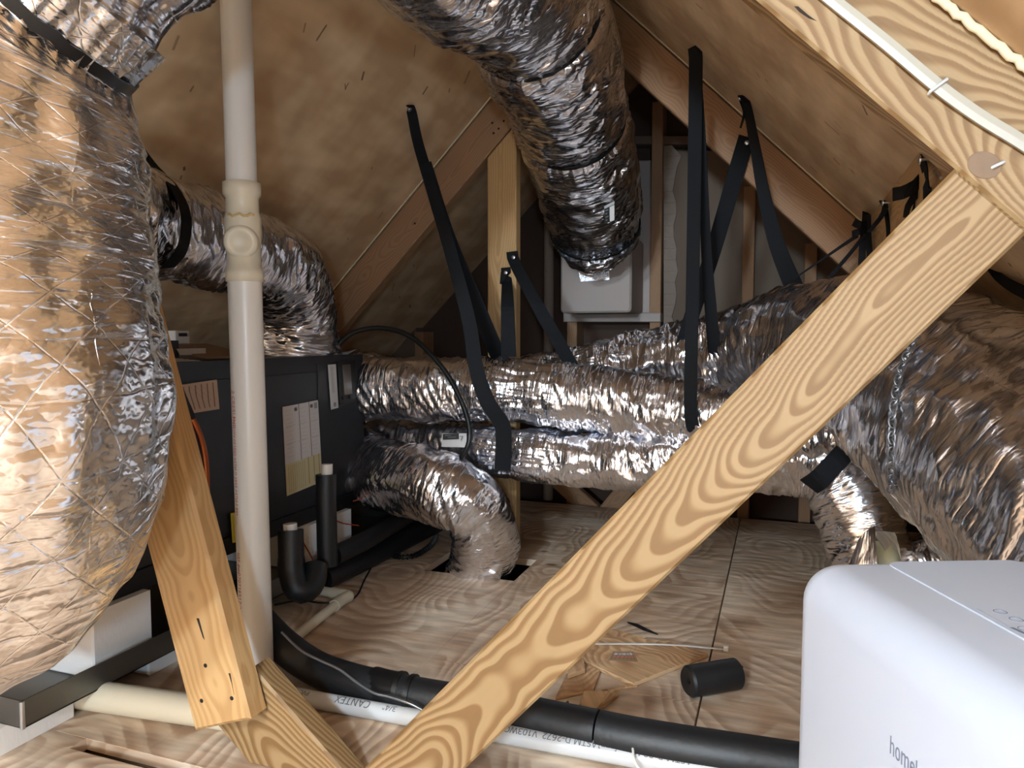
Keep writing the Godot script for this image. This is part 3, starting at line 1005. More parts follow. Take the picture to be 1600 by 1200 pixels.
	obj("sheath", st, M.romex, cb)
	for q in [Vector3(0.1300, 0.8267, -0.7760), Vector3(0.1815, 0.7540, -0.7860)]:
		st = mb()
		var h := Vector3(0.0065, 0.0048, 0) if q.z > -0.78 else Vector3(0.004, 0.002, 0)
		tube(st, [q - h - Vector3(0, 0, 0.008), q - h, q + h, q + h - Vector3(0, 0, 0.008)], 0.0016, 8)
		obj("staple", st, M.conduit, cb)
	# nail with a wire loop near the brace top
	var nl := thing("bent_nail", "bent nail with a wire loop above the big brace", "nail", Vector3(0.1760, 0.7966, -1.0294))
	st = mb()
	tube(st, [Vector3(0.1760, 0.8050, -1.0628), Vector3(0.1680, 0.7862, -0.9823), Vector3(0.1600, 0.7709, -0.9239)], 0.0016, 8)
	obj("shank", st, M.wire, nl)
	st = mb()
	tube(st, [Vector3(0.2033, 0.8234, -1.1882), Vector3(0.1992, 0.8163, -1.1862), Vector3(0.2003, 0.8083, -1.1860), Vector3(0.2053, 0.8074, -1.1878), Vector3(0.2077, 0.8154, -1.1892), Vector3(0.2041, 0.8234, -1.1885)], 0.0009, 6, 0.002)
	obj("loop", st, M.orange, nl)

# ------------------------------------------------------------------ ducts
func build_ducts() -> void:
	# the big return duct at the left
	var o := thing("return_duct", "huge crinkled foil duct hanging at the left edge, tied with black at its neck", "duct", Vector3(-0.8, 0.25, -0.5))
	var d := duct("foil_jacket", [Vector3(-1.24, 0.40, -0.70), Vector3(-1.06, 0.385, -0.60), Vector3(-0.87, 0.405, -0.53), Vector3(-0.79, 0.52, -0.50), Vector3(-0.798, 0.68, -0.50), Vector3(-0.79, 0.80, -0.505), Vector3(-0.765, 0.905, -0.52), Vector3(-0.70, 0.985, -0.545)], [0.18, 0.205, 0.205, 0.203, 0.20, 0.187, 0.165, 0.14], [[0.955, 0.06, 0.02]], o, M.scrim_foil, {"amp": 0.0035, "big": 0.012, "around": 180, "step": 0.006, "twist": 0.1, "seed": 3.0})
	ring_on(d, 0.955, 0.141, 0.004, 0.012, M.black_tape, "tie_strap", o)
	# arch duct from that neck over the ridge to the box on the far wall
	o = thing("arched_duct", "thick foil duct descending from the ridge to the white wall box", "duct", Vector3(-0.5642, 0.8642, -2.3302))
	var pts := [Vector3(-0.715, 0.965, -0.54), Vector3(-0.655, 1.055, -0.565), Vector3(-0.60, 1.14, -0.62), Vector3(-0.53, 1.195, -0.74), Vector3(-0.49, 1.215, -0.92), Vector3(-0.485, 1.225, -1.12), Vector3(-0.4949, 1.2703, -1.3814), Vector3(-0.4941, 1.2312, -1.5923), Vector3(-0.5164, 1.1315, -1.8971), Vector3(-0.5296, 1.0160, -2.1188), Vector3(-0.5466, 0.9245, -2.2555)]
	d = duct("foil_jacket", pts, [0.132, 0.146, 0.143, 0.143, 0.145, 0.148, 0.150, 0.148, 0.145, 0.144, 0.135], [[0.02, 0.05, 0.03], [0.575, 0.06, 0.012], [0.77, 0.10, 0.016], [0.985, 0.05, 0.02]], o, M.foil, {"around": 140, "amp": 0.007, "big": 0.012, "twist": 0.7, "seed": 11.0})
	ring_on(d, 0.575, 0.140, 0.004, 0.006, M.cable, "tie", o)
	ring_on(d, 0.77, 0.133, 0.005, 0.008, M.cable, "tie", o)
	ring_on(d, 0.985, 0.136, 0.004, 0.006, M.cable, "tie", o)
	# crimped collar
	var n: int = d.path.size()
	var end: Vector3 = d.path[n - 1]
	var T: Vector3 = d.f[0][n - 1]
	var d2 := duct("collar", [end - T * 0.012, end + T * 0.02, end + T * 0.05], [0.132, 0.128, 0.122], [], o, M.tape, {"around": 96, "amp": 0.012, "big": 0.016, "freq": 2.0, "step": 0.004})
	var st := mb()
	plate(st, [Vector3(-0.4524, 0.9462, -1.9660), Vector3(-0.4275, 0.9604, -1.9793), Vector3(-0.4279, 0.9101, -1.9831), Vector3(-0.4509, 0.9007, -1.9687)], Vector3(0.2, -0.3, 0.9), 0.002)
	obj("printed_label", st, M.label_duct, o)
	st = mb()
	plate(st, [Vector3(-0.4433, 1.1871, -1.4285), Vector3(-0.4294, 1.2026, -1.4389), Vector3(-0.4230, 1.1894, -1.4488), Vector3(-0.4389, 1.1744, -1.4356)], Vector3(0.2, -0.4, 0.9), 0.002)
	obj("printed_label", st, M.label_duct, o)
	# duct dropping onto the air handler
	o = thing("plenum_duct", "dark foil duct bending down onto the black unit behind the white pipe", "duct", Vector3(-1.2, 0.56, -1.6))
	d = duct("foil_jacket", [Vector3(-1.03, 0.80, -0.76), Vector3(-1.05, 0.79, -1.1), Vector3(-1.085, 0.765, -1.38), Vector3(-1.14, 0.715, -1.53), Vector3(-1.175, 0.65, -1.59), Vector3(-1.19, 0.60, -1.60)], [0.088, 0.088, 0.092, 0.098, 0.105, 0.11], [], o, M.foil, {"amp": 0.008, "big": 0.008, "twist": 0.3, "seed": 23.0, "freq": 0.8})
	duct("collar", [Vector3(-1.19, 0.63, -1.60), Vector3(-1.195, 0.595, -1.60), Vector3(-1.20, 0.556, -1.60)], [0.113, 0.122, 0.132], [], o, M.tape, {"amp": 0.010, "big": 0.014, "freq": 1.6, "step": 0.005})
	# upper and lower horizontal supply ducts
	o = thing("supply_duct", "upper of the two horizontal foil ducts leaving the black unit", "duct", Vector3(-1.25, 0.4, -1.85))
	d = duct("foil_jacket", [Vector3(-1.26, 0.46, -1.79), Vector3(-1.12, 0.462, -1.82), Vector3(-1.0657, 0.4538, -1.7668), Vector3(-0.8161, 0.4594, -1.7514), Vector3(-0.6378, 0.4605, -1.7524), Vector3(-0.4222, 0.4423, -1.7549), Vector3(-0.2356, 0.4229, -1.7468), Vector3(-0.0215, 0.3980, -1.7270), Vector3(0.02, 0.385, -1.70), Vector3(0.28, 0.38, -1.74)], [0.083, 0.085, 0.085, 0.083, 0.080, 0.078, 0.077, 0.075, 0.075, 0.075], [[0.43, 0.05, 0.03]], o, M.foil, {"amp": 0.008, "big": 0.010, "twist": 0.35, "seed": 31.0})
	o = thing("supply_duct", "lower horizontal foil duct that turns down to the floor at right", "duct", Vector3(0.1643, 0.1367, -1.6270))
	d = duct("foil_jacket", [Vector3(-1.24, 0.335, -1.96), Vector3(-1.10, 0.325, -1.99), Vector3(-1.0813, 0.2904, -1.8776), Vector3(-0.8506, 0.2968, -1.8234), Vector3(-0.6342, 0.3015, -1.7425), Vector3(-0.4165, 0.2956, -1.7360), Vector3(-0.2314, 0.3016, -1.7292), Vector3(-0.0468, 0.3166, -1.7228), Vector3(0.0657, 0.3251, -1.7110), Vector3(0.1326, 0.2914, -1.6903), Vector3(0.1657, 0.2137, -1.6649), Vector3(0.1815, 0.1336, -1.6437), Vector3(0.1888, 0.0288, -1.6390)], [0.070, 0.070, 0.068, 0.067, 0.067, 0.067, 0.066, 0.066, 0.075, 0.084, 0.08, 0.078, 0.078], [[0.415, 0.12, 0.03]], o, M.foil, {"amp": 0.006, "big": 0.009, "twist": 0.3, "seed": 43.0})
	st = mb()
	plate(st, [Vector3(-0.7946, 0.3540, -1.6697), Vector3(-0.7311, 0.3560, -1.6770), Vector3(-0.7303, 0.3209, -1.6748), Vector3(-0.7954, 0.3203, -1.6671)], Vector3(0.3, 0, 1), 0.002)
	obj("printed_label", st, M.sticker, o)
	st = mb()
	plate(st, [Vector3(-0.7914, 0.3530, -1.6666), Vector3(-0.7500, 0.3558, -1.6722), Vector3(-0.7496, 0.3414, -1.6713), Vector3(-0.7910, 0.3385, -1.6657)], Vector3(0.3, 0, 1), 0.002)
	obj("printed_bar", st, M.label_small, o)
	var tp: Vector3 = Vector3(-0.7412, 0.3438, -1.6682)
	obj("printed_number", letters("7", 0.011, func(v: Vector3) -> Vector3: return tp + Vector3(0.94, 0, -0.34) * v.x + Vector3.UP * v.y + Vector3(0.34, 0, 0.94) * v.z), M.print_black, o)
	# short branch bending into the hole in the floor
	o = thing("branch_duct", "short foil duct bending down into the hole in the floor", "duct", Vector3(-0.7172, -0.0035, -1.7069))
	d = duct("foil_jacket", [Vector3(-1.16, 0.24, -1.88), Vector3(-1.09, 0.245, -1.84), Vector3(-1.0439, 0.2302, -1.7484), Vector3(-0.8480, 0.2360, -1.6281), Vector3(-0.7294, 0.2155, -1.6058), Vector3(-0.6776, 0.1565, -1.6419), Vector3(-0.6871, 0.0687, -1.6856), Vector3(-0.7175, -0.0084, -1.7118), Vector3(-0.7440, -0.0799, -1.7398)], [0.085, 0.088, 0.09, 0.088, 0.084, 0.08, 0.078, 0.074, 0.072], [], o, M.foil, {"amp": 0.008, "big": 0.009, "twist": 0.5, "seed": 57.0})
	# the wide duct that comes forward at the right
	o = thing("trunk_duct", "widest foil duct sweeping forward under the right slope behind the big brace", "duct", Vector3(0.2713, 0.3079, -1.3793))
	d = duct("foil_jacket", [Vector3(-0.6821, 0.4506, -1.9809), Vector3(-0.5712, 0.4671, -1.9904), Vector3(-0.3566, 0.5063, -1.9966), Vector3(-0.1032, 0.5426, -1.9208), Vector3(0.0420, 0.5741, -1.7838), Vector3(0.1828, 0.5529, -1.5883), Vector3(0.2673, 0.4857, -1.3904), Vector3(0.3358, 0.4277, -1.2192), Vector3(0.4134, 0.3568, -1.0506), Vector3(0.4918, 0.2861, -0.9675)], [0.085, 0.09, 0.10, 0.115, 0.135, 0.158, 0.172, 0.178, 0.18, 0.18], [[0.10, 0.08, 0.02]], o, M.foil, {"amp": 0.007, "big": 0.012, "around": 170, "twist": 0.15, "seed": 71.0, "freq": 0.9})
	# side branch on the floor at the right
	o = thing("floor_duct", "small foil duct lying on the floor behind the white dehumidifier", "duct", Vector3(0.3312, 0.1433, -1.5815))
	d = duct("foil_jacket", [Vector3(0.2139, 0.1107, -1.6432), Vector3(0.2753, 0.1396, -1.6356), Vector3(0.3586, 0.1639, -1.6143), Vector3(0.4544, 0.1894, -1.5869), Vector3(0.5489, 0.2014, -1.5795)], [0.05, 0.05, 0.05, 0.05, 0.05], [], o, M.foil, {"amp": 0.006, "big": 0.008, "twist": 0.2, "seed": 83.0})
	# torn foil boot
	o = thing("torn_duct_end", "torn clear and foil duct wrap showing pale insulation inside", "duct", Vector3(0.1829, 0.1563, -1.4858))
	st = mb()
	var P := func(x: float, y: float, z: float) -> Vector3: return Vector3(x, y, z)
	duct("insulation", [Vector3(0.2001, 0.1251, -1.5325), Vector3(0.1980, 0.1676, -1.5348), Vector3(0.1950, 0.2061, -1.5470)], [0.030, 0.029, 0.019], [], o, M.glass_wool, {"amp": 0.002, "big": 0.012, "around": 48})
	var cone := mb()
	foil_flap(cone, [Vector3(0.1183, 0.1471, -1.4723), Vector3(0.1436, 0.2173, -1.4864), Vector3(0.1708, 0.2484, -1.4879), Vector3(0.1757, 0.1603, -1.4515)], 0.012)
	obj("wrap_flap", cone, M.tape, o)
	cone = mb()
	foil_flap(cone, [Vector3(0.1717, 0.1537, -1.4709), Vector3(0.1682, 0.2153, -1.4846), Vector3(0.1565, 0.2375, -1.4926), Vector3(0.1704, 0.1846, -1.4673)], 0.006)
	obj("wrap_flap", cone, M.tape, o)
	cone = mb()
	foil_flap(cone, [Vector3(0.1714, 0.2307, -1.5295), Vector3(0.2127, 0.2259, -1.5442), Vector3(0.2247, 0.1482, -1.5271), Vector3(0.2184, 0.1438, -1.5192)], 0.008)
	obj("wrap_flap", cone, M.conduit, o)

func foil_flap(st: SurfaceTool, c: Array, bulge: float) -> void:
	# a curved sheet with thickness between four corners
	var n := 10
	var nn: Vector3 = ((c[1] - c[0]) as Vector3).cross(c[3] - c[0]).normalized()
	if nn.z < 0: nn = -nn
	var g := []
	for i in n + 1:
		var row := []
		for j in n + 1:
			var u := float(i) / n
			var v := float(j) / n
			var p: Vector3 = (c[0] as Vector3).lerp(c[3], u).lerp((c[1] as Vector3).lerp(c[2], u), v)
			p += nn * (bulge * sin(PI * u) + 0.004 * wrinkle.get_noise_2d(u * 9.0, v * 9.0))
			row.append(p)
		g.append(row)
	st.set_smooth_group(0)
	for i in n:
		for j in n:
			for s in 2:
				var o := nn * (0.0 if s == 0 else -0.002)
				var mid: Vector3 = (g[i][j] + g[i + 1][j + 1]) / 2.0 - nn * 0.001
				tri(st, g[i][j] + o, g[i + 1][j] + o, g[i + 1][j + 1] + o, Vector2(i, j) / 20.0, Vector2(i + 1, j) / 20.0, Vector2(i + 1, j + 1) / 20.0, mid)
				tri(st, g[i][j] + o, g[i + 1][j + 1] + o, g[i][j + 1] + o, Vector2(i, j) / 20.0, Vector2(i + 1, j + 1) / 20.0, Vector2(i, j + 1) / 20.0, mid)

# ------------------------------------------------------------------ the air handler
func build_unit() -> void:
	var fx := -1.05
	var o := thing("air_handler", "black steel air handler lying on white blocks under the left slope", "air handler", Vector3(-1.25, 0.172, -1.26))
	var st := mb()
	box(st, Vector3(fx, 0.172, -1.72), Vector3(-1.44, 0.55, -0.82), 0.004)
	obj("cabinet", st, M.unit, o)
	st = mb()
	box(st, Vector3(fx, 0.200, -1.50), Vector3(fx + 0.004, 0.512, -0.84), 0.002)
	obj("access_panel", st, M.unit, o)
	st = mb()
	box(st, Vector3(fx, 0.200, -1.705), Vector3(fx + 0.0025, 0.53, -1.508), 0.001)
	obj("access_panel", st, M.unit, o)
	st = mb()
	box(st, Vector3(fx + 0.006, 0.155, -1.725), Vector3(-1.45, 0.19, -0.815), 0.003)
	obj("base_rail", st, M.unit_dark, o)
	st = mb()
	plate(st, [Vector3(-1.0470, 0.5343, -1.5848), Vector3(-1.0470, 0.5349, -1.6676), Vector3(-1.0470, 0.4256, -1.6678), Vector3(-1.0470, 0.4255, -1.5932)], Vector3(1, 0, 0), 0.004)
	obj("recess_cover", st, M.unit_dark, o)
	st = mb()
	plate(st, [Vector3(-1.0430, 0.5257, -1.6014), Vector3(-1.0430, 0.5259, -1.6397), Vector3(-1.0430, 0.4492, -1.6468), Vector3(-1.0430, 0.4486, -1.6109)], Vector3(1, 0, 0), 0.003)
	obj("window_strip", st, M.galv, o)
	var n := Vector3(1, 0, 0)
	st = mb()
	plate(st, [Vector3(-1.0450, 0.5079, -1.0648), Vector3(-1.0450, 0.5130, -1.1638), Vector3(-1.0450, 0.4541, -1.1687), Vector3(-1.0450, 0.4524, -1.0845)], n, 0.0015)
	obj("wiring_label", st, M.label_wiring, o, "tan label with vertical stripes")
	st = mb()
	plate(st, [Vector3(-1.0450, 0.4398, -1.3665), Vector3(-1.0450, 0.4446, -1.5003), Vector3(-1.0450, 0.2442, -1.5129), Vector3(-1.0450, 0.2362, -1.3759)], n, 0.0015)
	obj("data_label", st, M.label_data, o, "tall white label in three columns with a yellowed lower part")
	st = mb()
	plate(st, [Vector3(-1.0450, 0.5278, -1.5454), Vector3(-1.0450, 0.5281, -1.5788), Vector3(-1.0450, 0.4180, -1.5871), Vector3(-1.0450, 0.4161, -1.5560)], n, 0.0015)
	obj("strip_label", st, M.label_strip, o, "narrow upright white label")
	st = mb()
	plate(st, [Vector3(-1.0400, 0.2400, -1.1878), Vector3(-1.0400, 0.2372, -1.2295), Vector3(-1.0400, 0.1715, -1.2272), Vector3(-1.0400, 0.1784, -1.1912)], n, 0.0015)
	obj("yellow_label", st, M.label_yellow, o, "yellow label")
	st = mb()
	var sc: Vector3 = Vector3(-1.0470, 0.2128, -1.6347)
	var disc := PackedVector2Array()
	for i in 20: disc.append(Vector2(cos(TAU * i / 20) * 0.019, sin(TAU * i / 20) * 0.021))
	prism(st, Transform3D(Basis(Vector3(0, 0, -1), Vector3(0, 1, 0), Vector3(1, 0, 0)), sc), disc, 0, 0.0015, 0.0003)
	obj("round_sticker", st, M.galv, o, "round silver sticker")
	for q in [Vector3(-1.0420, 0.4408, -1.6062), Vector3(-1.0420, 0.4415, -1.6389)]:
		st = mb()
		lathe(st, q, n, [Vector2(0.005, 0), Vector2(0.005, 0.002), Vector2(0, 0.0025)], 10)
		obj("screw", st, M.print_black, o)
	# drain pan
	o = thing("drain_pan", "galvanized steel drain pan under the black unit", "pan", Vector3(-1.25, 0.04, -1.35))
	st = mb()
	box(st, Vector3(-1.0, 0.041, -1.96), Vector3(-1.52, 0.043, -0.713), 0.0005)
	obj("pan_floor", st, M.galv, o)
	for q in [[Vector3(-1.0, 0.041, -1.96), Vector3(-1.0025, 0.082, -0.713)], [Vector3(-1.5175, 0.041, -1.96), Vector3(-1.52, 0.082, -0.713)], [Vector3(-1.52, 0.041, -0.7155), Vector3(-1.0, 0.082, -0.713)], [Vector3(-1.52, 0.041, -1.96), Vector3(-1.0, 0.082, -1.9575)]]:
		st = mb()
		box(st, q[0], q[1], 0.0006)
		obj("pan_wall", st, M.galv, o)
	st = mb()
	tube(st, [Vector3(-0.999, 0.042, -0.7125), Vector3(-0.999, 0.082, -0.7125)], 0.0035, 8)
	obj("corner_seam", st, M.steel, o)
	# foam blocks: two between unit and pan, two under the pan
	var bl := [[Vector3(-1.03, 0.0435, -0.975), Vector3(-1.40, 0.154, -0.855), "white foam block in the pan beneath the near end of the unit"],
		[Vector3(-1.03, 0.0435, -1.62), Vector3(-1.40, 0.154, -1.44), "white foam block in the pan beneath the far end of the unit"],
		[Vector3(-1.033, 0.0005, -0.822), Vector3(-1.45, 0.040, -0.60), "white foam slab on the floor under the pan corner"],
		[Vector3(-1.033, 0.0005, -1.30), Vector3(-1.45, 0.040, -0.965), "white foam slab on the floor further back under the pan"],
		[Vector3(-1.033, 0.0005, -1.90), Vector3(-1.45, 0.040, -1.60), "white foam slab on the floor under the far end of the pan"]]
	for q in bl:
		st = mb()
		box(st, q[0], q[1], 0.003)
		tag(obj("foam_block", st, M.foam), q[2], "foam block", "white foam blocks")
	st = mb()
	plate(st, [Vector3(-1.065, 0.5505, -1.665), Vector3(-1.06, 0.562, -1.70), Vector3(-1.09, 0.556, -1.71), Vector3(-1.12, 0.5505, -1.67)], Vector3(0.2, 1, 0.1), 0.001)
	tag(obj("paper_scrap", st, M.sticker), "small white paper scrap at the far top corner of the unit", "scrap")
	# things left on top of the unit
	o = thing("plastic_tray", "black plastic box with a white label on top of the unit", "box", Vector3(-1.16, 0.55, -1.02))
	st = mb()
	box(st, Vector3(-1.11, 0.556, -1.14), Vector3(-1.22, 0.590, -0.96), 0.004)
	obj("case", st, M.unit_dark, o)
	st = mb()
	plate(st, [Vector3(-1.1080, 0.5739, -1.1269), Vector3(-1.1080, 0.5738, -1.2053), Vector3(-1.1080, 0.5607, -1.2048), Vector3(-1.1080, 0.5611, -1.1362)], n, 0.001)
	obj("paper_label", st, M.paper, o)
	st = mb()
	for k in 4: box(st, Vector3(-1.062 - k * 0.004, 0.5505 + k * 0.0013, -1.14 + k * 0.01), Vector3(-1.25, 0.5515 + k * 0.0013, -0.90 - k * 0.012), 0.0003)
	tag(obj("papers", st, M.paper), "thin stack of papers on the near top edge of the unit", "papers")
	st = mb()
	plate(st, [Vector3(-1.07, 0.553, -1.31), Vector3(-1.20, 0.578, -1.31), Vector3(-1.22, 0.578, -1.16), Vector3(-1.07, 0.553, -1.17)], Vector3(0.1, 1, 0), 0.004)
	tag(obj("cardboard", st, M.card), "brown cardboard flap on top of the unit behind the white pipe", "cardboard")
	o = thing("small_box", "little white carton on top of the unit beside the white pipe", "box", Vector3(-1.20, 0.58, -1.28))
	st = mb()
	box(st, Vector3(-1.21, 0.583, -1.27), Vector3(-1.25, 0.61, -1.23), 0.001)
	obj("carton", st, M.paper, o)
	st = mb()
	box(st, Vector3(-1.2095, 0.598, -1.262), Vector3(-1.2085, 0.605, -1.238), 0.0002)
	obj("print", st, M.print_black, o)
	# vent box on the far wall
	o = thing("wall_box", "white register box on the far wall where the arched duct ends", "register box", Vector3(-0.58, 0.68, -2.5))
	st = mb()
	var b0 := Vector2(-0.70, 0.675)
	var b1 := Vector2(-0.46, 0.93)
	prism(st, Transform3D(Basis.IDENTITY, Vector3((b0.x + b1.x) / 2, (b0.y + b1.y) / 2, 0)), rect2(b1.x - b0.x, b1.y - b0.y, 0.014, 5), -2.62, -2.40, 0.006)
	obj("housing", st, M.white_paint, o)
	st = mb()
	plate(st, [Vector3(-0.6368, 0.8128, -2.3980), Vector3(-0.5330, 0.8222, -2.3980), Vector3(-0.5327, 0.7826, -2.3980), Vector3(-0.6300, 0.7787, -2.3980)], Vector3(0, 0, 1), 0.001)
	obj("foil_tape", st, M.tape, o)
	o = thing("access_door", "narrow white door panel in the far wall beside the register box", "door panel", Vector3(-0.45, 0.69, -2.63))
	st = mb()
	prism(st, Transform3D.IDENTITY, PackedVector2Array([Vector2(-0.5622, 0.6780), Vector2(-0.4340, 0.6767), Vector2(-0.4406, 1.2103), Vector2(-0.5673, 1.2204)]), -2.69, -2.62, 0.004)
	obj("frame", st, M.white_paint, o)
	st = mb()
	prism(st, Transform3D.IDENTITY, PackedVector2Array([Vector2(-0.5717, 0.6824), Vector2(-0.4730, 0.6814), Vector2(-0.4787, 1.1848), Vector2(-0.5763, 1.1922)]), -2.62, -2.612, 0.003)
	obj("inner_panel", st, M.white_paint, o)
	st = mb()
	var vp: Vector3 = Vector3(-0.7872, 0.4239, -2.5500)
	tube(st, [Vector3(vp.x, 0.0, -2.55), Vector3(vp.x, 1.18, -2.55)], 0.018, 16)
	tag(obj("vent_pipe", st, M.plaster), "thin upright grey pipe at the far wall right of the post", "pipe")

# ------------------------------------------------------------------ pipes, lines and cables
func build_pipes() -> void:
	# tall white drain pipe in front of the unit
	var foot: Vector3 = Vector3(-0.8133, 0.0000, -0.9835)
	var top: Vector3 = foot + Vector3(-0.012, 1.19, 0.0)
	var ax := (top - foot).normalized()
	var o := thing("white_pipe", "tall white plastic pipe standing left of centre with fittings halfway up", "pipe", foot)
	var len := foot.distance_to(top)
	var hgt := func(py: float) -> float: return 0.6 + (tan(atan((600.0 - py) / 1150.0) - deg_to_rad(3.78))) * Vector2(foot.x, foot.z).length() * cos(deg_to_rad(19.0))
	var r := 0.0268
	var st := mb()
	lathe(st, foot, ax, [Vector2(0, 0.0), Vector2(r, 0.0), Vector2(r, hgt.call(435.0))], 32)
	var lower := obj("lower_tube", st, M.pvc, o)
	st = mb()
	lathe(st, foot, ax, [Vector2(0, 0.0), Vector2(r + 0.004, 0.0), Vector2(r + 0.004, 0.012), Vector2(r, 0.013)], 32)
	obj("foot_ring", st, M.pvc, o)
	st = mb()
	lathe(st, foot, ax, [Vector2(0.0240, hgt.call(300.0)), Vector2(0.0240, len)], 32)
	obj("upper_tube", st, M.pvc, o)
	st = mb()
	var f := func(py: float) -> float: return hgt.call(py)
	lathe(st, foot, ax, [Vector2(r, f.call(441)), Vector2(r + 0.0025, f.call(440)), Vector2(r + 0.003, f.call(422)), Vector2(r + 0.0002, f.call(420)), Vector2(r - 0.0005, f.call(388)), Vector2(r + 0.002, f.call(362)), Vector2(r + 0.002, f.call(342)), Vector2(r - 0.001, f.call(334)), Vector2(r - 0.0015, f.call(310)), Vector2(r + 0.0028, f.call(305)), Vector2(r + 0.003, f.call(287)), Vector2(0.024, f.call(285))], 32, 1)
	var coup := obj("coupling", st, M.pvc_old, o, "yellowed coupling")
	# the capped side branch facing the view
	var bc: Vector3 = foot + ax * hgt.call(378.0)
	var bd := Vector3(0.50, -0.12, 0.86).normalized()
	st = mb()
	lathe(st, bc + bd * 0.008, bd, [Vector2(0.0265, 0), Vector2(0.0265, 0.017), Vector2(0.024, 0.022), Vector2(0.018, 0.0235), Vector2(0.014, 0.0205), Vector2(0, 0.020)], 28, 1)
	obj("cleanout_cap", st, M.pvc_old, o)
	st = mb()
	var lat := bd.cross(ax).normalized()
	var gl := []
	for i in 9: gl.append(foot + ax * (hgt.call(337.0) + 0.0025 * sin(i * 1.9)) + (bd * cos((i - 4) * 0.2) + lat * sin((i - 4) * 0.2)) * (r + 0.0015))
	tube(st, gl, 0.0022, 8)
	obj("cement_smear", st, M.cement, coup)
	# red print down the lower tube
	var left := Vector3(-0.72, 0, 0.69)
	left = (left - ax * left.dot(ax)).normalized()
	var side := ax.cross(left).normalized()
	var print_at := func(text: String, size: float, py: float, m: Material, called: String) -> void:
		var start: Vector3 = foot + ax * hgt.call(py)
		var w := text.length() * size * 0.62
		var rad := r
		obj(called, letters(text, size, func(v: Vector3) -> Vector3:
			var a := v.y / rad + 0.45
			return start - ax * (v.x + w / 2) + (left * cos(a) + side * sin(a)) * (rad + 0.0001 + v.z)), m, lower)
	print_at.call("2 CRESLINE", 0.0085, 612.0, M.red_ink, "lettering")
	print_at.call("PVC DWV PE1020 ASTM D 2665 ASTM F 891", 0.006, 660.0, M.red_ink, "lettering")
	print_at.call("NSF-dwv", 0.0065, 860.0, M.dark_red_ink, "lettering")
	print_at.call("070716517:2", 0.0075, 892.0, M.red_ink, "lettering")
	# big white pipe on the floor at the lower left
	o = thing("floor_pipe", "thick white plastic pipe lying on the floor under the drain pan", "pipe", Vector3(-0.9406, 0.0000, -0.8740))
	st = mb()
	tube(st, [Vector3(-1.0549, 0.0235, -0.8432), Vector3(-0.7739, 0.0235, -0.8728)], 0.023, 26)
	obj("tube", st, M.pvc_old, o)
	# printed conduit
	var c0: Vector3 = Vector3(-0.8752, 0.0142, -0.9663)
	var c1: Vector3 = Vector3(-0.1611, 0.0142, -0.9862)
	var ca := (c1 - c0).normalized()
	c1 = c0 + ca * 1.25
	o = thing("conduit", "white conduit with upside-down grey print across the foreground floor", "conduit", Vector3(c0.x, 0, c0.z))
	st = mb()
	tube(st, [c0, c1], 0.0134, 22)
	var ctube := obj("tube", st, M.conduit, o)
	# lettering, read from the far side: it runs right to left as seen here
	var cz := ca.cross(Vector3.UP).normalized()
	if cz.z < 0: cz = -cz
	var wr := func(text: String, size: float, x: float, called: String) -> void:
		obj(called, letters(text, size, func(v: Vector3) -> Vector3:
			var a := v.y / 0.0134
			var ang := 0.10 + a
			return c0 + ca * (x - v.x) + (cz * sin(ang + 0.35) + Vector3.UP * cos(ang + 0.35)) * (0.0135 + v.z)), M.ink, ctube)
	var xat := func(px: Vector3) -> float: return (px - c0).dot(ca)
	wr.call("PVC 1120 200", 0.0075, xat.call(Vector3(-0.7295, 0.0200, -0.9533)), "lettering")
	wr.call("CANTEX", 0.0125, xat.call(Vector3(-0.6182, 0.0200, -0.9613)), "lettering")
	wr.call("3/4\"", 0.009, xat.call(Vector3(-0.5539, 0.0200, -0.9660)), "lettering")
	wr.call("ASTM D-2672  V103WO", 0.0095, xat.call(Vector3(-0.2983, 0.0200, -0.9751)), "lettering")
	wr.call("[===]", 0.0085, xat.call(Vector3(-0.2137, 0.0200, -0.9799)), "lettering")
	wr.call("ASTM D-2241", 0.0095, xat.call(Vector3(-0.1395, 0.0200, -0.9821)), "lettering")
	# fat black insulated line along the conduit
	o = thing("insulated_line", "fat black foam-insulated line curving along the conduit to its taped joint", "insulated line", Vector3(-0.6628, 0.0000, -1.0551))
	st = mb()
	tube(st, [Vector3(-1.0133, 0.0851, -1.1734), Vector3(-0.9064, 0.0684, -1.1045), Vector3(-0.8010, 0.0625, -1.0358), Vector3(-0.7405, 0.0320, -1.0384), Vector3(-0.6565, 0.0320, -1.0164), Vector3(-0.5874, 0.0310, -1.0109), Vector3(-0.5178, 0.0310, -1.0094), Vector3(-0.4417, 0.0310, -1.0114), Vector3(-0.3688, 0.0310, -1.0132), Vector3(-0.2972, 0.0310, -1.0098), Vector3(-0.2360, 0.0310, -1.0077)], 0.0285, 26, 0.012)
	obj("insulation", st, M.rubber, o)
	st = mb()
	tube(st, [Vector3(-0.6101, 0.0315, -1.0155), Vector3(-0.5880, 0.0315, -1.0119), Vector3(-0.5586, 0.0315, -1.0113)], 0.0297, 26, 0.008, false)
	obj("tape_wrap", st, M.black_tape, o)
	for q in [[Vector3(-0.5625, 0.0315, -1.0121), Vector3(-0.5547, 0.0315, -1.0127)], [Vector3(-0.5402, 0.0315, -1.0090), Vector3(-0.5325, 0.0315, -1.0096)]]:
		st = mb()
		tube(st, q, 0.0312, 26)
		obj("cable_tie", st, M.cable, o)
		st = mb()
		var hz: Vector3 = q[0] + Vector3(0.008, -0.012, 0.030)
		lathe(st, hz, Vector3(0.2, -0.3, 0.9), [Vector2(0.0, 0), Vector2(0.005, 0), Vector2(0.005, 0.005), Vector2(0.002, 0.006), Vector2(0.002, 0.003)], 10)
		obj("tie_head", st, M.cable, o)
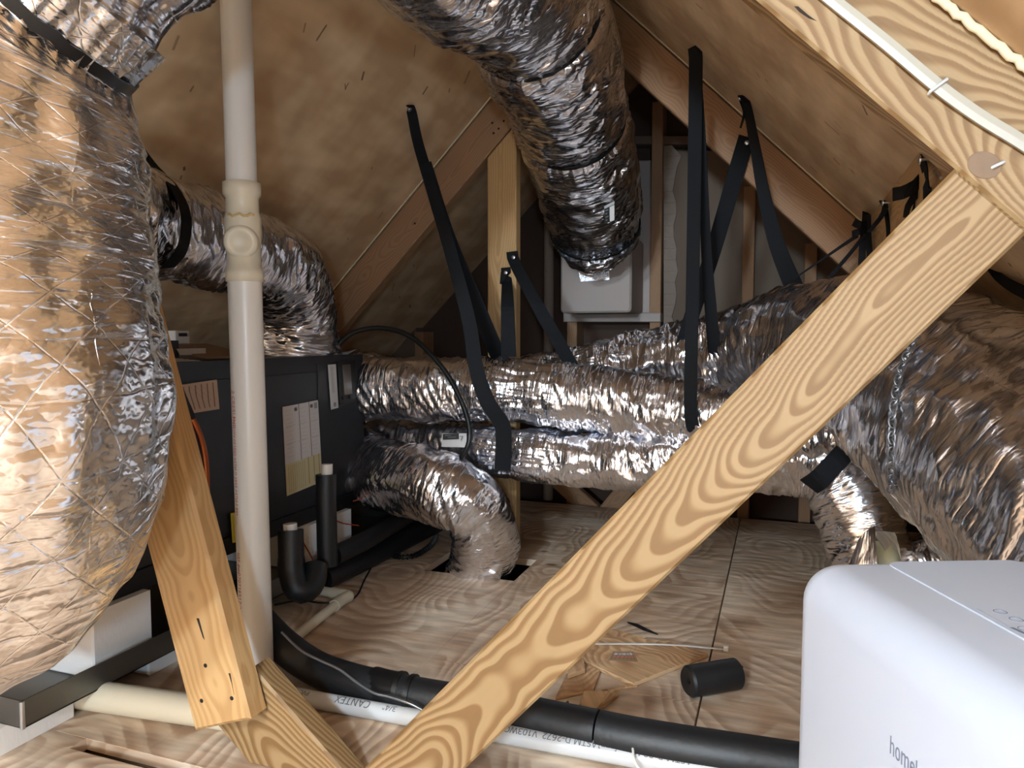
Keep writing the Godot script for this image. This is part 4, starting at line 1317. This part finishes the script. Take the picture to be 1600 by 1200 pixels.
	o = thing("insulated_line", "fat black foam-insulated line right of the joint, tied with white string", "insulated line", Vector3(-0.0894, 0.0000, -1.0495))
	st = mb()
	tube(st, [Vector3(-0.2329, 0.0310, -1.0069), Vector3(-0.1735, 0.0310, -1.0052), Vector3(-0.0859, 0.0310, -1.0080), Vector3(0.0451, 0.0310, -1.0157), Vector3(0.2240, 0.0310, -1.0238)], 0.0285, 26, 0.02)
	obj("insulation", st, M.rubber, o)
	o = thing("control_wire", "thin grey wire running along the top of the black insulated line", "wire", Vector3(-0.7098, 0.0500, -1.0132))
	st = mb()
	tube(st, [Vector3(-0.7754, 0.1028, -1.0000), Vector3(-0.7294, 0.0835, -0.9887), Vector3(-0.6878, 0.0755, -0.9819), Vector3(-0.6500, 0.0678, -0.9792), Vector3(-0.6085, 0.0563, -0.9689), Vector3(-0.5760, 0.0495, -0.9621), Vector3(-0.5530, 0.0480, -0.9629), Vector3(-0.5154, 0.0437, -0.9624), Vector3(-0.4901, 0.0337, -0.9656)], 0.0021, 8, 0.008)
	obj("strand", st, M.wire, o)
	o = thing("string_tie", "white string tied round the conduit and black line", "string", Vector3(-0.1841, 0.0000, -1.0151))
	st = mb()
	tube(st, [Vector3(-0.1874, 0.0342, -1.0065), Vector3(-0.1825, 0.0327, -0.9901), Vector3(-0.1777, 0.0310, -0.9746), Vector3(-0.1750, 0.0279, -0.9647), Vector3(-0.1697, 0.0233, -0.9556), Vector3(-0.1644, 0.0168, -0.9550)], 0.0018, 8, 0.004)
	obj("strand", st, M.plastic_tie, o)
	# insulated drain: upright, trap and two runs on the floor
	o = thing("drain_riser", "upright black insulated drain with a white pipe stub in front of the unit", "pipe", Vector3(-0.9390, 0.0792, -1.3707))
	st = mb()
	tube(st, [Vector3(-0.9451, 0.2912, -1.3834), Vector3(-0.9419, 0.2073, -1.3786), Vector3(-0.9365, 0.0878, -1.3722)], 0.0225, 22)
	obj("insulation", st, M.rubber, o)
	st = mb()
	tube(st, [Vector3(-0.9430, 0.3140, -1.3857), Vector3(-0.9423, 0.2855, -1.3840)], 0.0125, 18)
	obj("pipe_stub", st, M.pvc, o, "white pipe stub")
	o = thing("drain_trap", "black insulated U-shaped trap with a white pipe stub on top", "pipe", Vector3(-0.9367, 0.0375, -1.2619))
	st = mb()
	tube(st, [Vector3(-0.9603, 0.1912, -1.2748), Vector3(-0.9546, 0.1362, -1.2677), Vector3(-0.9495, 0.1043, -1.2620), Vector3(-0.9326, 0.0743, -1.2553), Vector3(-0.9186, 0.0695, -1.2708), Vector3(-0.9182, 0.0843, -1.2933), Vector3(-0.9280, 0.1051, -1.3125)], 0.0265, 22, 0.012)
	obj("insulation", st, M.rubber, o)
	st = mb()
	lathe(st, Vector3(-0.9546, 0.1335, -1.2675), Vector3(0, -1, 0), [Vector2(0.0275, 0), Vector2(0.0282, 0.01), Vector2(0.0275, 0.03), Vector2(0.0282, 0.035)], 22)
	obj("tape_wrap", st, M.black_tape, o)
	st = mb()
	tube(st, [Vector3(-0.9618, 0.2046, -1.2752), Vector3(-0.9602, 0.1858, -1.2745)], 0.0145, 18)
	obj("pipe_stub", st, M.pvc, o, "white pipe stub")
	var runs := [[[Vector3(-0.9938, 0.0300, -1.4372), Vector3(-0.9850, 0.0280, -1.5763), Vector3(-0.9743, 0.0300, -1.7546), Vector3(-0.9554, 0.0350, -1.9992)], 0.026, "lower black insulated line crossing the floor behind the trap"],
		[[Vector3(-0.9687, 0.0866, -1.4457), Vector3(-0.9544, 0.0931, -1.5580), Vector3(-0.9441, 0.1077, -1.7014), Vector3(-0.9347, 0.1216, -1.8125)], 0.023, "upper black insulated line above the one on the floor"]]
	for q in runs:
		st = mb()
		tube(st, q[0], q[1], 20, 0.03)
		tag(obj("insulated_line", st, M.rubber), q[2], "insulated line")
	# thin white drain pipe with an elbow
	o = thing("drain_pipe", "thin white drain pipe with an elbow on the floor by the trap", "pipe", Vector3(-0.9026, 0.0000, -1.4022))
	var e0: Vector3 = Vector3(-0.9062, 0.0135, -1.4003)
	st = mb()
	tube(st, [Vector3(-1.0070, 0.0135, -1.4128), e0], 0.0107, 16)
	tube(st, [e0, Vector3(-0.8708, 0.0135, -1.1375)], 0.0107, 16)
	obj("tube", st, M.pvc_old, o)
	st = mb()
	tube(st, [e0.lerp(Vector3(-1.0070, 0.0135, -1.4128), 0.42), e0.lerp(Vector3(-1.0070, 0.0135, -1.4128), 0.16), e0 + Vector3(0.004, 0, 0.0), e0.lerp(Vector3(-0.8708, 0.0135, -1.1375), 0.10), e0.lerp(Vector3(-0.8708, 0.0135, -1.1375), 0.24)], 0.0132, 18, 0.006)
	obj("elbow", st, M.pvc_old, o)
	# copper tube at the left of the unit
	st = mb()
	tube(st, [Vector3(-1.0100, 0.5312, -1.0151), Vector3(-1.0150, 0.4686, -1.0508), Vector3(-1.0100, 0.4376, -1.0677), Vector3(-1.0000, 0.3917, -1.0760), Vector3(-1.0000, 0.3367, -1.0821), Vector3(-1.0000, 0.2710, -1.0780)], 0.0058, 12, 0.01)
	tag(obj("copper_tube", st, M.copper), "thin copper tube curving down the unit beside the leaning brace", "tube")
	st = mb()
	tube(st, [Vector3(-1.0050, 0.5373, -1.0075), Vector3(-1.0100, 0.4837, -1.0401), Vector3(-1.0040, 0.4478, -1.0524)], 0.0085, 12, 0.01)
	tag(obj("tube_sleeve", st, M.rubber), "black sleeve on the upper end of the copper tube", "sleeve")
	# black cable arching from the unit to the ducts
	st = mb()
	tube(st, [Vector3(-1.0959, 0.5598, -1.6566), Vector3(-1.0792, 0.5866, -1.6646), Vector3(-1.0349, 0.6117, -1.6718), Vector3(-0.9622, 0.6182, -1.6774), Vector3(-0.8777, 0.5935, -1.6745), Vector3(-0.7900, 0.5222, -1.6587), Vector3(-0.7342, 0.4501, -1.6419), Vector3(-0.7043, 0.3900, -1.6273), Vector3(-0.6978, 0.3451, -1.6158), Vector3(-0.7142, 0.3128, -1.6182), Vector3(-0.7476, 0.2874, -1.6469)], 0.0065, 12, 0.012)
	tag(obj("black_cable", st, M.cable), "black cable arching from the unit top down across the foil ducts", "cable")
	st = mb()
	tube(st, [Vector3(-0.9553, 0.0521, -1.2135), Vector3(-0.9993, 0.0060, -1.3582), Vector3(-0.9444, 0.0050, -1.3642), Vector3(-0.8966, 0.0050, -1.4113), Vector3(-0.9402, 0.0060, -1.5324), Vector3(-0.9821, 0.0120, -1.6488)], 0.0022, 8, 0.012)
	tag(obj("thin_wire", st, M.cable), "thin dark wire lying on the floor by the white elbow", "wire")
	# orange thermostat wires
	for q in [[[Vector3(-1.0248, 0.1221, -1.4065), Vector3(-0.9953, 0.1103, -1.3844), Vector3(-0.9517, 0.0996, -1.3462)], "orange wire between the trap and the riser"], [[Vector3(-1.0050, 0.1820, -1.5885), Vector3(-0.9988, 0.1796, -1.6332), Vector3(-1.0027, 0.1652, -1.6841)], "orange wire by the far lower corner of the unit"], [[Vector3(-1.0044, 0.1552, -1.5015), Vector3(-0.9879, 0.1434, -1.5174), Vector3(-0.9808, 0.1259, -1.5720)], "dark orange wire across the far foam block"]]:
		st = mb()
		tube(st, q[0], 0.0018, 8, 0.01)
		tag(obj("orange_wire", st, M.orange), q[1], "wire")
	# ribbed black loop on the floor
	o = thing("ribbed_hose", "ribbed black hose end curving on the floor near the floor duct", "hose", Vector3(-0.9165, 0.0000, -1.7558))
	var hp := spline([Vector3(-0.9936, 0.0100, -1.7426), Vector3(-0.9462, 0.0100, -1.7102), Vector3(-0.9098, 0.0100, -1.7356), Vector3(-0.9113, 0.0100, -1.8312), Vector3(-0.9346, 0.0120, -1.9203)], 0.004)
	st = mb()
	tube(st, Array(hp), 0.0045, 10)
	obj("core", st, M.cable, o)
	st = mb()
	for i in range(1, hp.size() - 1, 3):
		var T := (hp[i + 1] - hp[i - 1]).normalized()
		lathe(st, hp[i] - T * 0.0022, T, [Vector2(0.004, 0), Vector2(0.0078, 0.0008), Vector2(0.0078, 0.0034), Vector2(0.004, 0.0044)], 10)
	obj("ribs", st, M.cable, o)

# ------------------------------------------------------------------ straps
func build_straps() -> void:
	var R := Vector3(0.94, 0, -0.34)      # across the view
	var dn := Vector3(0.7, -0.7, 0)       # out of the left deck
	var dr := Vector3(-0.7, -0.7, 0)      # out of the right deck
	strap("long black strap from the left slope round both horizontal ducts", [
		{"pts": [Vector3(-0.8553, 1.1547, -1.6162) + dn * 0.004, Vector3(-0.8620, 1.1480, -1.6384) + dn * 0.008, Vector3(-0.8406, 1.0592, -1.6460), Vector3(-0.7720, 0.8749, -1.6260), Vector3(-0.6971, 0.6514, -1.6056), Vector3(-0.6724, 0.5233, -1.6003), Vector3(-0.6450, 0.4435, -1.6046), Vector3(-0.6180, 0.3905, -1.6267), Vector3(-0.6180, 0.3458, -1.6396), Vector3(-0.6263, 0.2732, -1.6528)], "w": 0.024, "w1": 0.04, "wd": R},
		{"pts": [Vector3(-0.8219, 1.0178, -1.6393), Vector3(-0.7695, 0.8406, -1.6565), Vector3(-0.7238, 0.6867, -1.7157), Vector3(-0.6953, 0.5394, -1.8117)], "w": 0.032, "w1": 0.042, "wd": R}], Vector3(-0.8599, 1.1501, -1.6247) + dn * 0.008, dn)
	strap("black strap hanging straight down from right slope, with punched holes", [
		{"pts": [Vector3(-0.1881, 1.2281, -1.6761) + dr * 0.004, Vector3(-0.1862, 1.2007, -1.6755), Vector3(-0.1847, 1.0498, -1.6708), Vector3(-0.1829, 0.7727, -1.6573), Vector3(-0.1824, 0.5497, -1.6472), Vector3(-0.1817, 0.4375, -1.6448), Vector3(-0.1768, 0.3894, -1.6699), Vector3(-0.1685, 0.3595, -1.7028)], "w": 0.030, "w1": 0.028, "wd": R},
		{"pts": [Vector3(-0.1828, 1.2228, -1.6784) + dr * 0.003, Vector3(-0.1748, 1.0583, -1.7070), Vector3(-0.1646, 0.8099, -1.7466), Vector3(-0.1519, 0.6358, -1.7816), Vector3(-0.1405, 0.4984, -1.8347)], "w": 0.012, "w1": 0.036, "wd": R * 0.8 + Vector3(0, 0, 0.6)}], Vector3(-0.1876, 1.2276, -1.6978) + dr * 0.008, dr)
	strap("black strap slanting down left from a nail in the far right rafter", [
		{"pts": [Vector3(-0.0876, 1.0813, -1.9100), Vector3(-0.1105, 0.9945, -1.8965), Vector3(-0.1584, 0.8093, -1.8768), Vector3(-0.2057, 0.6537, -1.8699), Vector3(-0.2466, 0.5177, -1.8881)], "w": 0.040, "w1": 0.036, "wd": R}], Vector3(-0.0870, 1.0655, -1.9020), Vector3(0, 0, 1))
	strap("black strap slanting down right from right slope to the widest duct", [
		{"pts": [Vector3(-0.0927, 1.1327, -1.7451) + dr * 0.003, Vector3(-0.0824, 1.1117, -1.7337), Vector3(-0.0620, 1.0158, -1.7451), Vector3(-0.0397, 0.9045, -1.7560), Vector3(-0.0105, 0.7990, -1.7699), Vector3(0.0283, 0.7040, -1.7933)], "w": 0.016, "w1": 0.042, "wd": R},
		{"pts": [Vector3(-0.0905, 1.1305, -1.7572) + dr * 0.006, Vector3(-0.0858, 1.0906, -1.7310), Vector3(-0.0893, 1.0695, -1.7282), Vector3(-0.0930, 1.0555, -1.7259)], "w": 0.010, "w1": 0.004, "wd": R}], Vector3(-0.0916, 1.1316, -1.7511) + dr * 0.008, dr)
	strap("short upright black strap nailed low on the truss post", [
		{"pts": [Vector3(-0.7146, 0.7862, -1.9120), Vector3(-0.7102, 0.7475, -1.9100), Vector3(-0.6638, 0.6726, -1.7899), Vector3(-0.6578, 0.5440, -1.7830)], "w": 0.026, "w1": 0.040, "wd": R},
		{"pts": [Vector3(-0.7169, 0.7720, -1.9080), Vector3(-0.7252, 0.7406, -1.9050)], "w": 0.020, "w1": 0.008, "wd": R}], Vector3(-0.7117, 0.7715, -1.9040), Vector3(0, 0, 1))
	strap("black strap slanting right from the nail higher on the truss post", [
		{"pts": [Vector3(-0.6955, 0.8290, -1.9110), Vector3(-0.6855, 0.7955, -1.9090), Vector3(-0.5986, 0.6769, -1.8405), Vector3(-0.5538, 0.5899, -1.8667), Vector3(-0.5118, 0.5087, -1.8870)], "w": 0.032, "w1": 0.036, "wd": R}], Vector3(-0.6889, 0.8123, -1.9030), Vector3(0, 0, 1))
	# the loop round the duct behind the white pipe
	strap("black strap looped round the dark foil duct behind the big left duct", [
		{"pts": [Vector3(-1.0732, 0.9368, -1.0176) + dn * 0.004, Vector3(-1.0392, 0.8978, -1.0185), Vector3(-0.9638, 0.8508, -0.9840), Vector3(-0.9295, 0.8098, -0.9722), Vector3(-0.9196, 0.7718, -0.9646), Vector3(-0.9329, 0.7392, -0.9660), Vector3(-0.9884, 0.7159, -0.9922)], "w": 0.020, "w1": 0.026, "wd": Vector3(0.1, 0, 1)}], null, dn)
	strap("dark strap end hanging from left slope behind the white pipe", [
		{"pts": [Vector3(-1.0898, 0.9202, -1.2931) + dn * 0.004, Vector3(-1.1144, 0.8956, -1.2818) + dn * 0.03, Vector3(-1.1304, 0.8796, -1.2764) + dn * 0.06], "w": 0.022, "wd": Vector3(0.5, 0.5, 0.6)}], null, dn)
	# cluster on the lengthwise board by the brace top
	strap("black strap with a frayed tail on the lengthwise board by the brace top", [
		{"pts": [Vector3(0.1720, 0.8399, -1.1440), Vector3(0.1660, 0.8097, -1.0589), Vector3(0.1660, 0.7842, -1.0410), Vector3(0.1937, 0.7876, -1.2142)], "w": 0.011, "w1": 0.009, "wd": Vector3(0, 0, -1)},
		{"pts": [Vector3(0.1680, 0.8268, -1.1017), Vector3(0.1839, 0.8281, -1.1868), Vector3(0.1725, 0.8091, -1.1760), Vector3(0.1558, 0.7993, -1.1692), Vector3(0.1447, 0.7985, -1.1758)], "w": 0.012, "w1": 0.019, "wd": Vector3(0.1, 1, 0)},
		{"pts": [Vector3(0.1833, 0.8202, -1.1913), Vector3(0.1744, 0.7976, -1.1865), Vector3(0.1662, 0.7832, -1.1879), Vector3(0.1640, 0.7677, -1.1913)], "w": 0.013, "w1": 0.007, "wd": R},
		{"pts": [Vector3(0.1860, 0.8178, -1.2028), Vector3(0.1816, 0.7876, -1.2098), Vector3(0.1786, 0.7662, -1.2178)], "w": 0.012, "wd": R}], Vector3(0.1620, 0.8224, -1.0722), Vector3(-1, 0, 0), "tangled straps on the lengthwise board")
	strap("thin black strap with two loose ends midway along the lengthwise board", [
		{"pts": [Vector3(0.1730, 0.8497, -1.5422), Vector3(0.1660, 0.8210, -1.4408), Vector3(0.1616, 0.8076, -1.4599), Vector3(0.1463, 0.7870, -1.4848)], "w": 0.012, "w1": 0.008, "wd": R},
		{"pts": [Vector3(0.1700, 0.8399, -1.4962), Vector3(0.1722, 0.8076, -1.4637), Vector3(0.1750, 0.7794, -1.4627), Vector3(0.1743, 0.7625, -1.4613)], "w": 0.009, "w1": 0.006, "wd": R}], Vector3(0.1630, 0.8303, -1.4432), Vector3(-1, 0, 0), "tangled straps on the lengthwise board")
	strap("knotted black strap bundle at the far end of the lengthwise board", [
		{"pts": [Vector3(0.1720, 0.8750, -1.8240), Vector3(0.1594, 0.8295, -1.6952), Vector3(0.1534, 0.7809, -1.6683), Vector3(0.1520, 0.7354, -1.6646)], "w": 0.014, "wd": R},
		{"pts": [Vector3(0.1618, 0.8460, -1.6759), Vector3(0.1640, 0.8005, -1.6735), Vector3(0.1689, 0.7484, -1.6716)], "w": 0.012, "wd": R},
		{"pts": [Vector3(0.1352, 0.8304, -1.6651), Vector3(0.1478, 0.8224, -1.6585), Vector3(0.1598, 0.8265, -1.6738)], "w": 0.016, "wd": Vector3.UP},
		{"pts": [Vector3(0.1333, 0.8057, -1.6627), Vector3(0.1440, 0.8088, -1.6508), Vector3(0.1600, 0.8161, -1.6732)], "w": 0.014, "wd": Vector3.UP},
		{"pts": [Vector3(0.1567, 0.8043, -1.6605), Vector3(0.1325, 0.7704, -1.6706), Vector3(0.1051, 0.7354, -1.6795), Vector3(0.0930, 0.7195, -1.6740)], "w": 0.008, "wd": R},
		{"pts": [Vector3(0.1431, 0.8031, -1.6661), Vector3(0.1230, 0.7899, -1.6792), Vector3(0.1098, 0.7818, -1.6952), Vector3(0.0244, 0.7237, -1.7453)], "w": 0.008, "w1": 0.0025, "wd": Vector3.UP}], null, dr, "tangled straps on the lengthwise board")
	strap("black strap round the lower foil duct where it turns to the floor", [
		{"pts": [Vector3(0.1472, 0.4038, -1.5862), Vector3(0.1244, 0.3775, -1.5494), Vector3(0.0991, 0.3487, -1.5328), Vector3(0.0773, 0.3199, -1.5389), Vector3(0.0611, 0.2949, -1.5899)], "w": 0.042, "wd": Vector3(0.68, -0.69, -0.25)}], null, dr)
	strap("black strap over the widest duct at the right edge", [
		{"pts": [Vector3(0.3298, 0.7182, -1.4615), Vector3(0.3337, 0.6937, -1.4079), Vector3(0.3388, 0.6742, -1.3443), Vector3(0.3522, 0.6544, -1.2838)], "w": 0.012, "w1": 0.02, "wd": Vector3(0, 0.5, -1)}], null, dr)
	# chain that carries the widest duct
	var o := thing("hanging_chain", "thin steel chain wrapped over the front of the widest duct", "chain", Vector3(0.1655, 0.4471, -1.2546))
	var cp := spline([Vector3(0.1938, 0.6039, -1.2503), Vector3(0.1734, 0.5661, -1.2189), Vector3(0.1611, 0.5313, -1.1950), Vector3(0.1541, 0.4935, -1.1770), Vector3(0.1523, 0.4488, -1.1646), Vector3(0.1541, 0.4056, -1.1750), Vector3(0.1592, 0.3688, -1.2063)], 0.0125)
	for i in cp.size() - 1:
		var T := (cp[i + 1] - cp[i]).normalized()
		var a := Vector3(0.94, 0, -0.34)
		a = (a - T * a.dot(T)).normalized()
		var b := T.cross(a)
		var w := a if i % 2 == 0 else (a * 0.35 + b * 0.94)
		var loop := []
		for j in 13:
			var g := TAU * j / 12
			loop.append((cp[i] + cp[i + 1]) / 2 + T * cos(g) * 0.0092 + w * sin(g) * 0.0050)
		var st := mb()
		tube(st, loop, 0.0016, 6, 0.0, false)
		obj("link", st, M.wire, o)

# ------------------------------------------------------------------ loose things on the floor
func flat_piece(pts: Array, y0: float, t: float, m: Material, dir := Vector2(1, 0.6), off := Vector2.ZERO) -> SurfaceTool:
	var poly := PackedVector2Array()
	for p in pts: poly.append(Vector2(p.x, p.z))
	var st := mb()
	prism(st, Transform3D(Basis(Vector3(1, 0, 0), Vector3(0, 0, 1), Vector3(0, 1, 0)), Vector3.ZERO), poly, y0, y0 + t, 0.0008, dir, off)
	return st

func build_floor_things() -> void:
	var o := thing("plywood_scrap", "largest plywood offcut on the floor, with a printed stamp", "plywood scrap", Vector3(-0.2402, 0.0000, -1.3137))
	obj("offcut", flat_piece([Vector3(-0.3340, 0.0040, -1.2787), Vector3(-0.3315, 0.0040, -1.3929), Vector3(-0.1906, 0.0040, -1.4150), Vector3(-0.1139, 0.0040, -1.3818), Vector3(-0.2220, 0.0040, -1.2166)], 0.0008, 0.007, M.scrap), M.scrap, o)
	obj("printed_stamp", stamp_plate([Vector3(-0.2816, 0.0082, -1.3284), Vector3(-0.2455, 0.0082, -1.3416), Vector3(-0.2298, 0.0082, -1.3011), Vector3(-0.2823, 0.0082, -1.2876)]), M.stamp, o)
	var bits := [[[Vector3(-0.3343, 0.0000, -1.1278), Vector3(-0.3404, 0.0000, -1.2150), Vector3(-0.3219, 0.0000, -1.2644), Vector3(-0.2871, 0.0000, -1.2475), Vector3(-0.2816, 0.0000, -1.1770)], 0.0008, 0.006, "middle plywood offcut between the big brace and stamped offcut"],
		[[Vector3(-0.2897, 0.0000, -1.1109), Vector3(-0.2934, 0.0000, -1.1540), Vector3(-0.2379, 0.0000, -1.1765), Vector3(-0.2647, 0.0000, -1.0948)], 0.0008, 0.010, "pale plywood offcut nearest the black insulated line"],
		[[Vector3(-0.3312, 0.0080, -1.1904), Vector3(-0.3406, 0.0080, -1.2365), Vector3(-0.3228, 0.0080, -1.2677), Vector3(-0.3092, 0.0080, -1.2240)], 0.0085, 0.008, "small plywood chip lying on the middle offcut"],
		[[Vector3(-0.3390, 0.0000, -1.3970), Vector3(-0.3069, 0.0000, -1.4459), Vector3(-0.2362, 0.0000, -1.4278), Vector3(-0.2448, 0.0000, -1.4052)], 0.0008, 0.0025, "torn veneer strip behind the stamped offcut"],
		[[Vector3(-0.2705, 0.0000, -1.1858), Vector3(-0.2226, 0.0000, -1.2202), Vector3(-0.2156, 0.0000, -1.2178), Vector3(-0.2649, 0.0000, -1.1807)], 0.0008, 0.003, "thin wood sliver in front of the stamped offcut"],
		[[Vector3(-0.2535, 0.0000, -1.1686), Vector3(-0.2348, 0.0000, -1.1823), Vector3(-0.2482, 0.0000, -1.1260), Vector3(-0.2575, 0.0000, -1.1078)], 0.011, 0.004, "narrow wood splinter on the pale offcut"]]
	for b in bits:
		tag(obj("wood_scrap", flat_piece(b[0], b[1], b[2], M.scrap, Vector2(0.5, 1), Vector2(b[2] * 40, 0.3)), M.scrap), b[3], "wood scrap", "wood scraps on the floor")
	var sl := [[[Vector3(-0.3530, 0.0000, -1.0900), Vector3(-0.3452, 0.0000, -1.1170), Vector3(-0.3420, 0.0000, -1.1137), Vector3(-0.3489, 0.0000, -1.0873)], "black plastic sliver on the floor nearest the big brace"],
		[[Vector3(-0.3256, 0.0000, -1.0915), Vector3(-0.3133, 0.0000, -1.1309), Vector3(-0.3101, 0.0000, -1.1231), Vector3(-0.3215, 0.0000, -1.0887)], "black plastic sliver on the floor beside the pale offcut"],
		[[Vector3(-0.2872, 0.0000, -1.4922), Vector3(-0.2652, 0.0000, -1.4894), Vector3(-0.2171, 0.0000, -1.4513), Vector3(-0.2488, 0.0000, -1.4636)], "black plastic shaving beyond the white cable tie"]]
	for b in sl:
		tag(obj("black_sliver", flat_piece(b[0], 0.0008, 0.003, M.cable), M.cable), b[1], "sliver", "black slivers on the floor")
	o = thing("cable_tie", "long white cable tie lying across the plywood offcut", "cable tie", Vector3(-0.1951, 0.0000, -1.4043))
	var st := mb()
	band(st, [Vector3(-0.3256, 0.0110, -1.3422), Vector3(-0.2393, 0.0110, -1.3736), Vector3(-0.1696, 0.0105, -1.3940), Vector3(-0.1178, 0.0060, -1.4116), Vector3(-0.0854, 0.0040, -1.4191)], 0.0052, Vector3(0, 0, 1), 0.0016, 0.01)
	obj("tail", st, M.plastic_tie, o)
	st = mb()
	var hp: Vector3 = Vector3(-0.0844, 0.0060, -1.4207)
	box(st, hp + Vector3(-0.004, -0.005, -0.005), hp + Vector3(0.005, 0.005, 0.005), 0.0012)
	obj("head", st, M.plastic_tie, o)
	# cut piece of pipe insulation
	o = thing("foam_sleeve", "short cut piece of black pipe insulation on the open floor", "insulation piece", Vector3(-0.0967, 0.0000, -1.2611))
	st = mb()
	var fa: Vector3 = Vector3(-0.1324, 0.0260, -1.2156)
	var fb: Vector3 = Vector3(-0.0561, 0.0260, -1.2755)
	var fx := (fb - fa).normalized()
	var L := fa.distance_to(fb)
	lathe(st, fa, fx, [Vector2(0.005, 0.003), Vector2(0.022, 0.0), Vector2(0.0255, 0.004), Vector2(0.0258, L * 0.5), Vector2(0.0255, L - 0.003), Vector2(0.022, L), Vector2(0.005, L - 0.003), Vector2(0.005, 0.003)], 30)
	obj("sleeve", st, M.rubber, o)
	st = mb()
	tube(st, [fb + fx * 0.001 + Vector3(0, 0.018, 0.006), fb + fx * 0.008 + Vector3(0, 0.014, 0.009), fb + fx * 0.006 + Vector3(0, 0.004, 0.014)], 0.0035, 7)
	tube(st, [fb + fx * 0.001 + Vector3(0, -0.010, 0.012), fb + fx * 0.007 + Vector3(0, -0.016, 0.010)], 0.004, 7)
	obj("torn_edge", st, M.rubber, o)

func stamp_plate(c: Array) -> SurfaceTool:
	var st := mb()
	plate(st, c, Vector3.UP, 0.0003)
	return st

# ------------------------------------------------------------------ the dehumidifier
func build_dehumidifier() -> void:
	var yaw := deg_to_rad(23.0)
	var top := 0.40
	var u := Vector3(cos(yaw), 0, -sin(yaw))      # along its far edge, to the right
	var v := Vector3(sin(yaw), 0, cos(yaw))       # towards the view
	var corner: Vector3 = Vector3(0.0136, 0.4000, -0.7055)
	corner.y = 0
	var W := 0.235
	var D := 0.32
	var mid := corner + u * W / 2 + v * D / 2
	var o := thing("dehumidifier", "white plastic dehumidifier with rounded edges at the lower right", "dehumidifier", mid)
	var X := Transform3D(Basis(u, Vector3.UP, v), mid + Vector3(0, top / 2 + 0.006, 0))
	var st := mb()
	rbox(st, X, Vector3(W, top - 0.012, D), 0.034, 8)
	obj("case", st, M.white_case, o)
	# raised lid panel with its two long seams
	var P := Transform3D(Basis(u, v, Vector3.UP), mid + Vector3(0, top, 0))
	st = mb()
	P.origin += u * 0.016
	prism(st, P, rect2(0.122, D - 0.05, 0.012, 4), -0.004, 0.0009, 0.0006)
	var panel := obj("control_panel", st, M.white_case, o)
	# printed marks on the panel
	var marks := mb()
	var b0: Vector3 = Vector3(0.1391, 0.4009, -0.6098)
	var b1: Vector3 = Vector3(0.1502, 0.4009, -0.5833)
	plate(marks, [b0, b0.lerp(b1, 0.55), b0.lerp(b1, 0.55) + v * 0.0036, b0 + v * 0.0036], Vector3.UP, 0.0003)
	plate(marks, [b0.lerp(b1, 0.64), b1, b1 + v * 0.0036, b0.lerp(b1, 0.64) + v * 0.0036], Vector3.UP, 0.0003)
	var b2: Vector3 = Vector3(0.1512, 0.4009, -0.5766)
	plate(marks, [b2, b2 + v * 0.012 + u * 0.002, b2 + v * 0.012 + u * 0.005, b2 + u * 0.003], Vector3.UP, 0.0003)
	obj("printed_marks", marks, M.grey_ink, panel)
	for q in [Vector3(0.1536, 0.4009, -0.6084), Vector3(0.1601, 0.4009, -0.5955), Vector3(0.1608, 0.4009, -0.5777)]:
		st = mb()
		var ring := []
		for i in 25: ring.append(q + (u * cos(TAU * i / 24) + v * sin(TAU * i / 24)) * 0.0042)
		tube(st, ring, 0.0004, 6, 0.0, false)
		obj("button_ring", st, M.grey_ink, panel)
	# lettering on the left face
	var n := -u
	var ray: Vector3 = Vector3(0.1571, 0.0291, -1.0836)
	var cam_at := Vector3(0, 0.6, 0)
	var t0: Vector3 = cam_at + (ray - cam_at) * (corner - cam_at).dot(n) / (ray - cam_at).dot(n)
	obj("lettering", letters("homel", 0.0095, func(q: Vector3) -> Vector3: return t0 + v * (q.x * 0.85 + 0.0115) + Vector3.UP * (q.y * 1.25 + 0.006) + n * (q.z + 0.0002)), M.grey_ink, o)
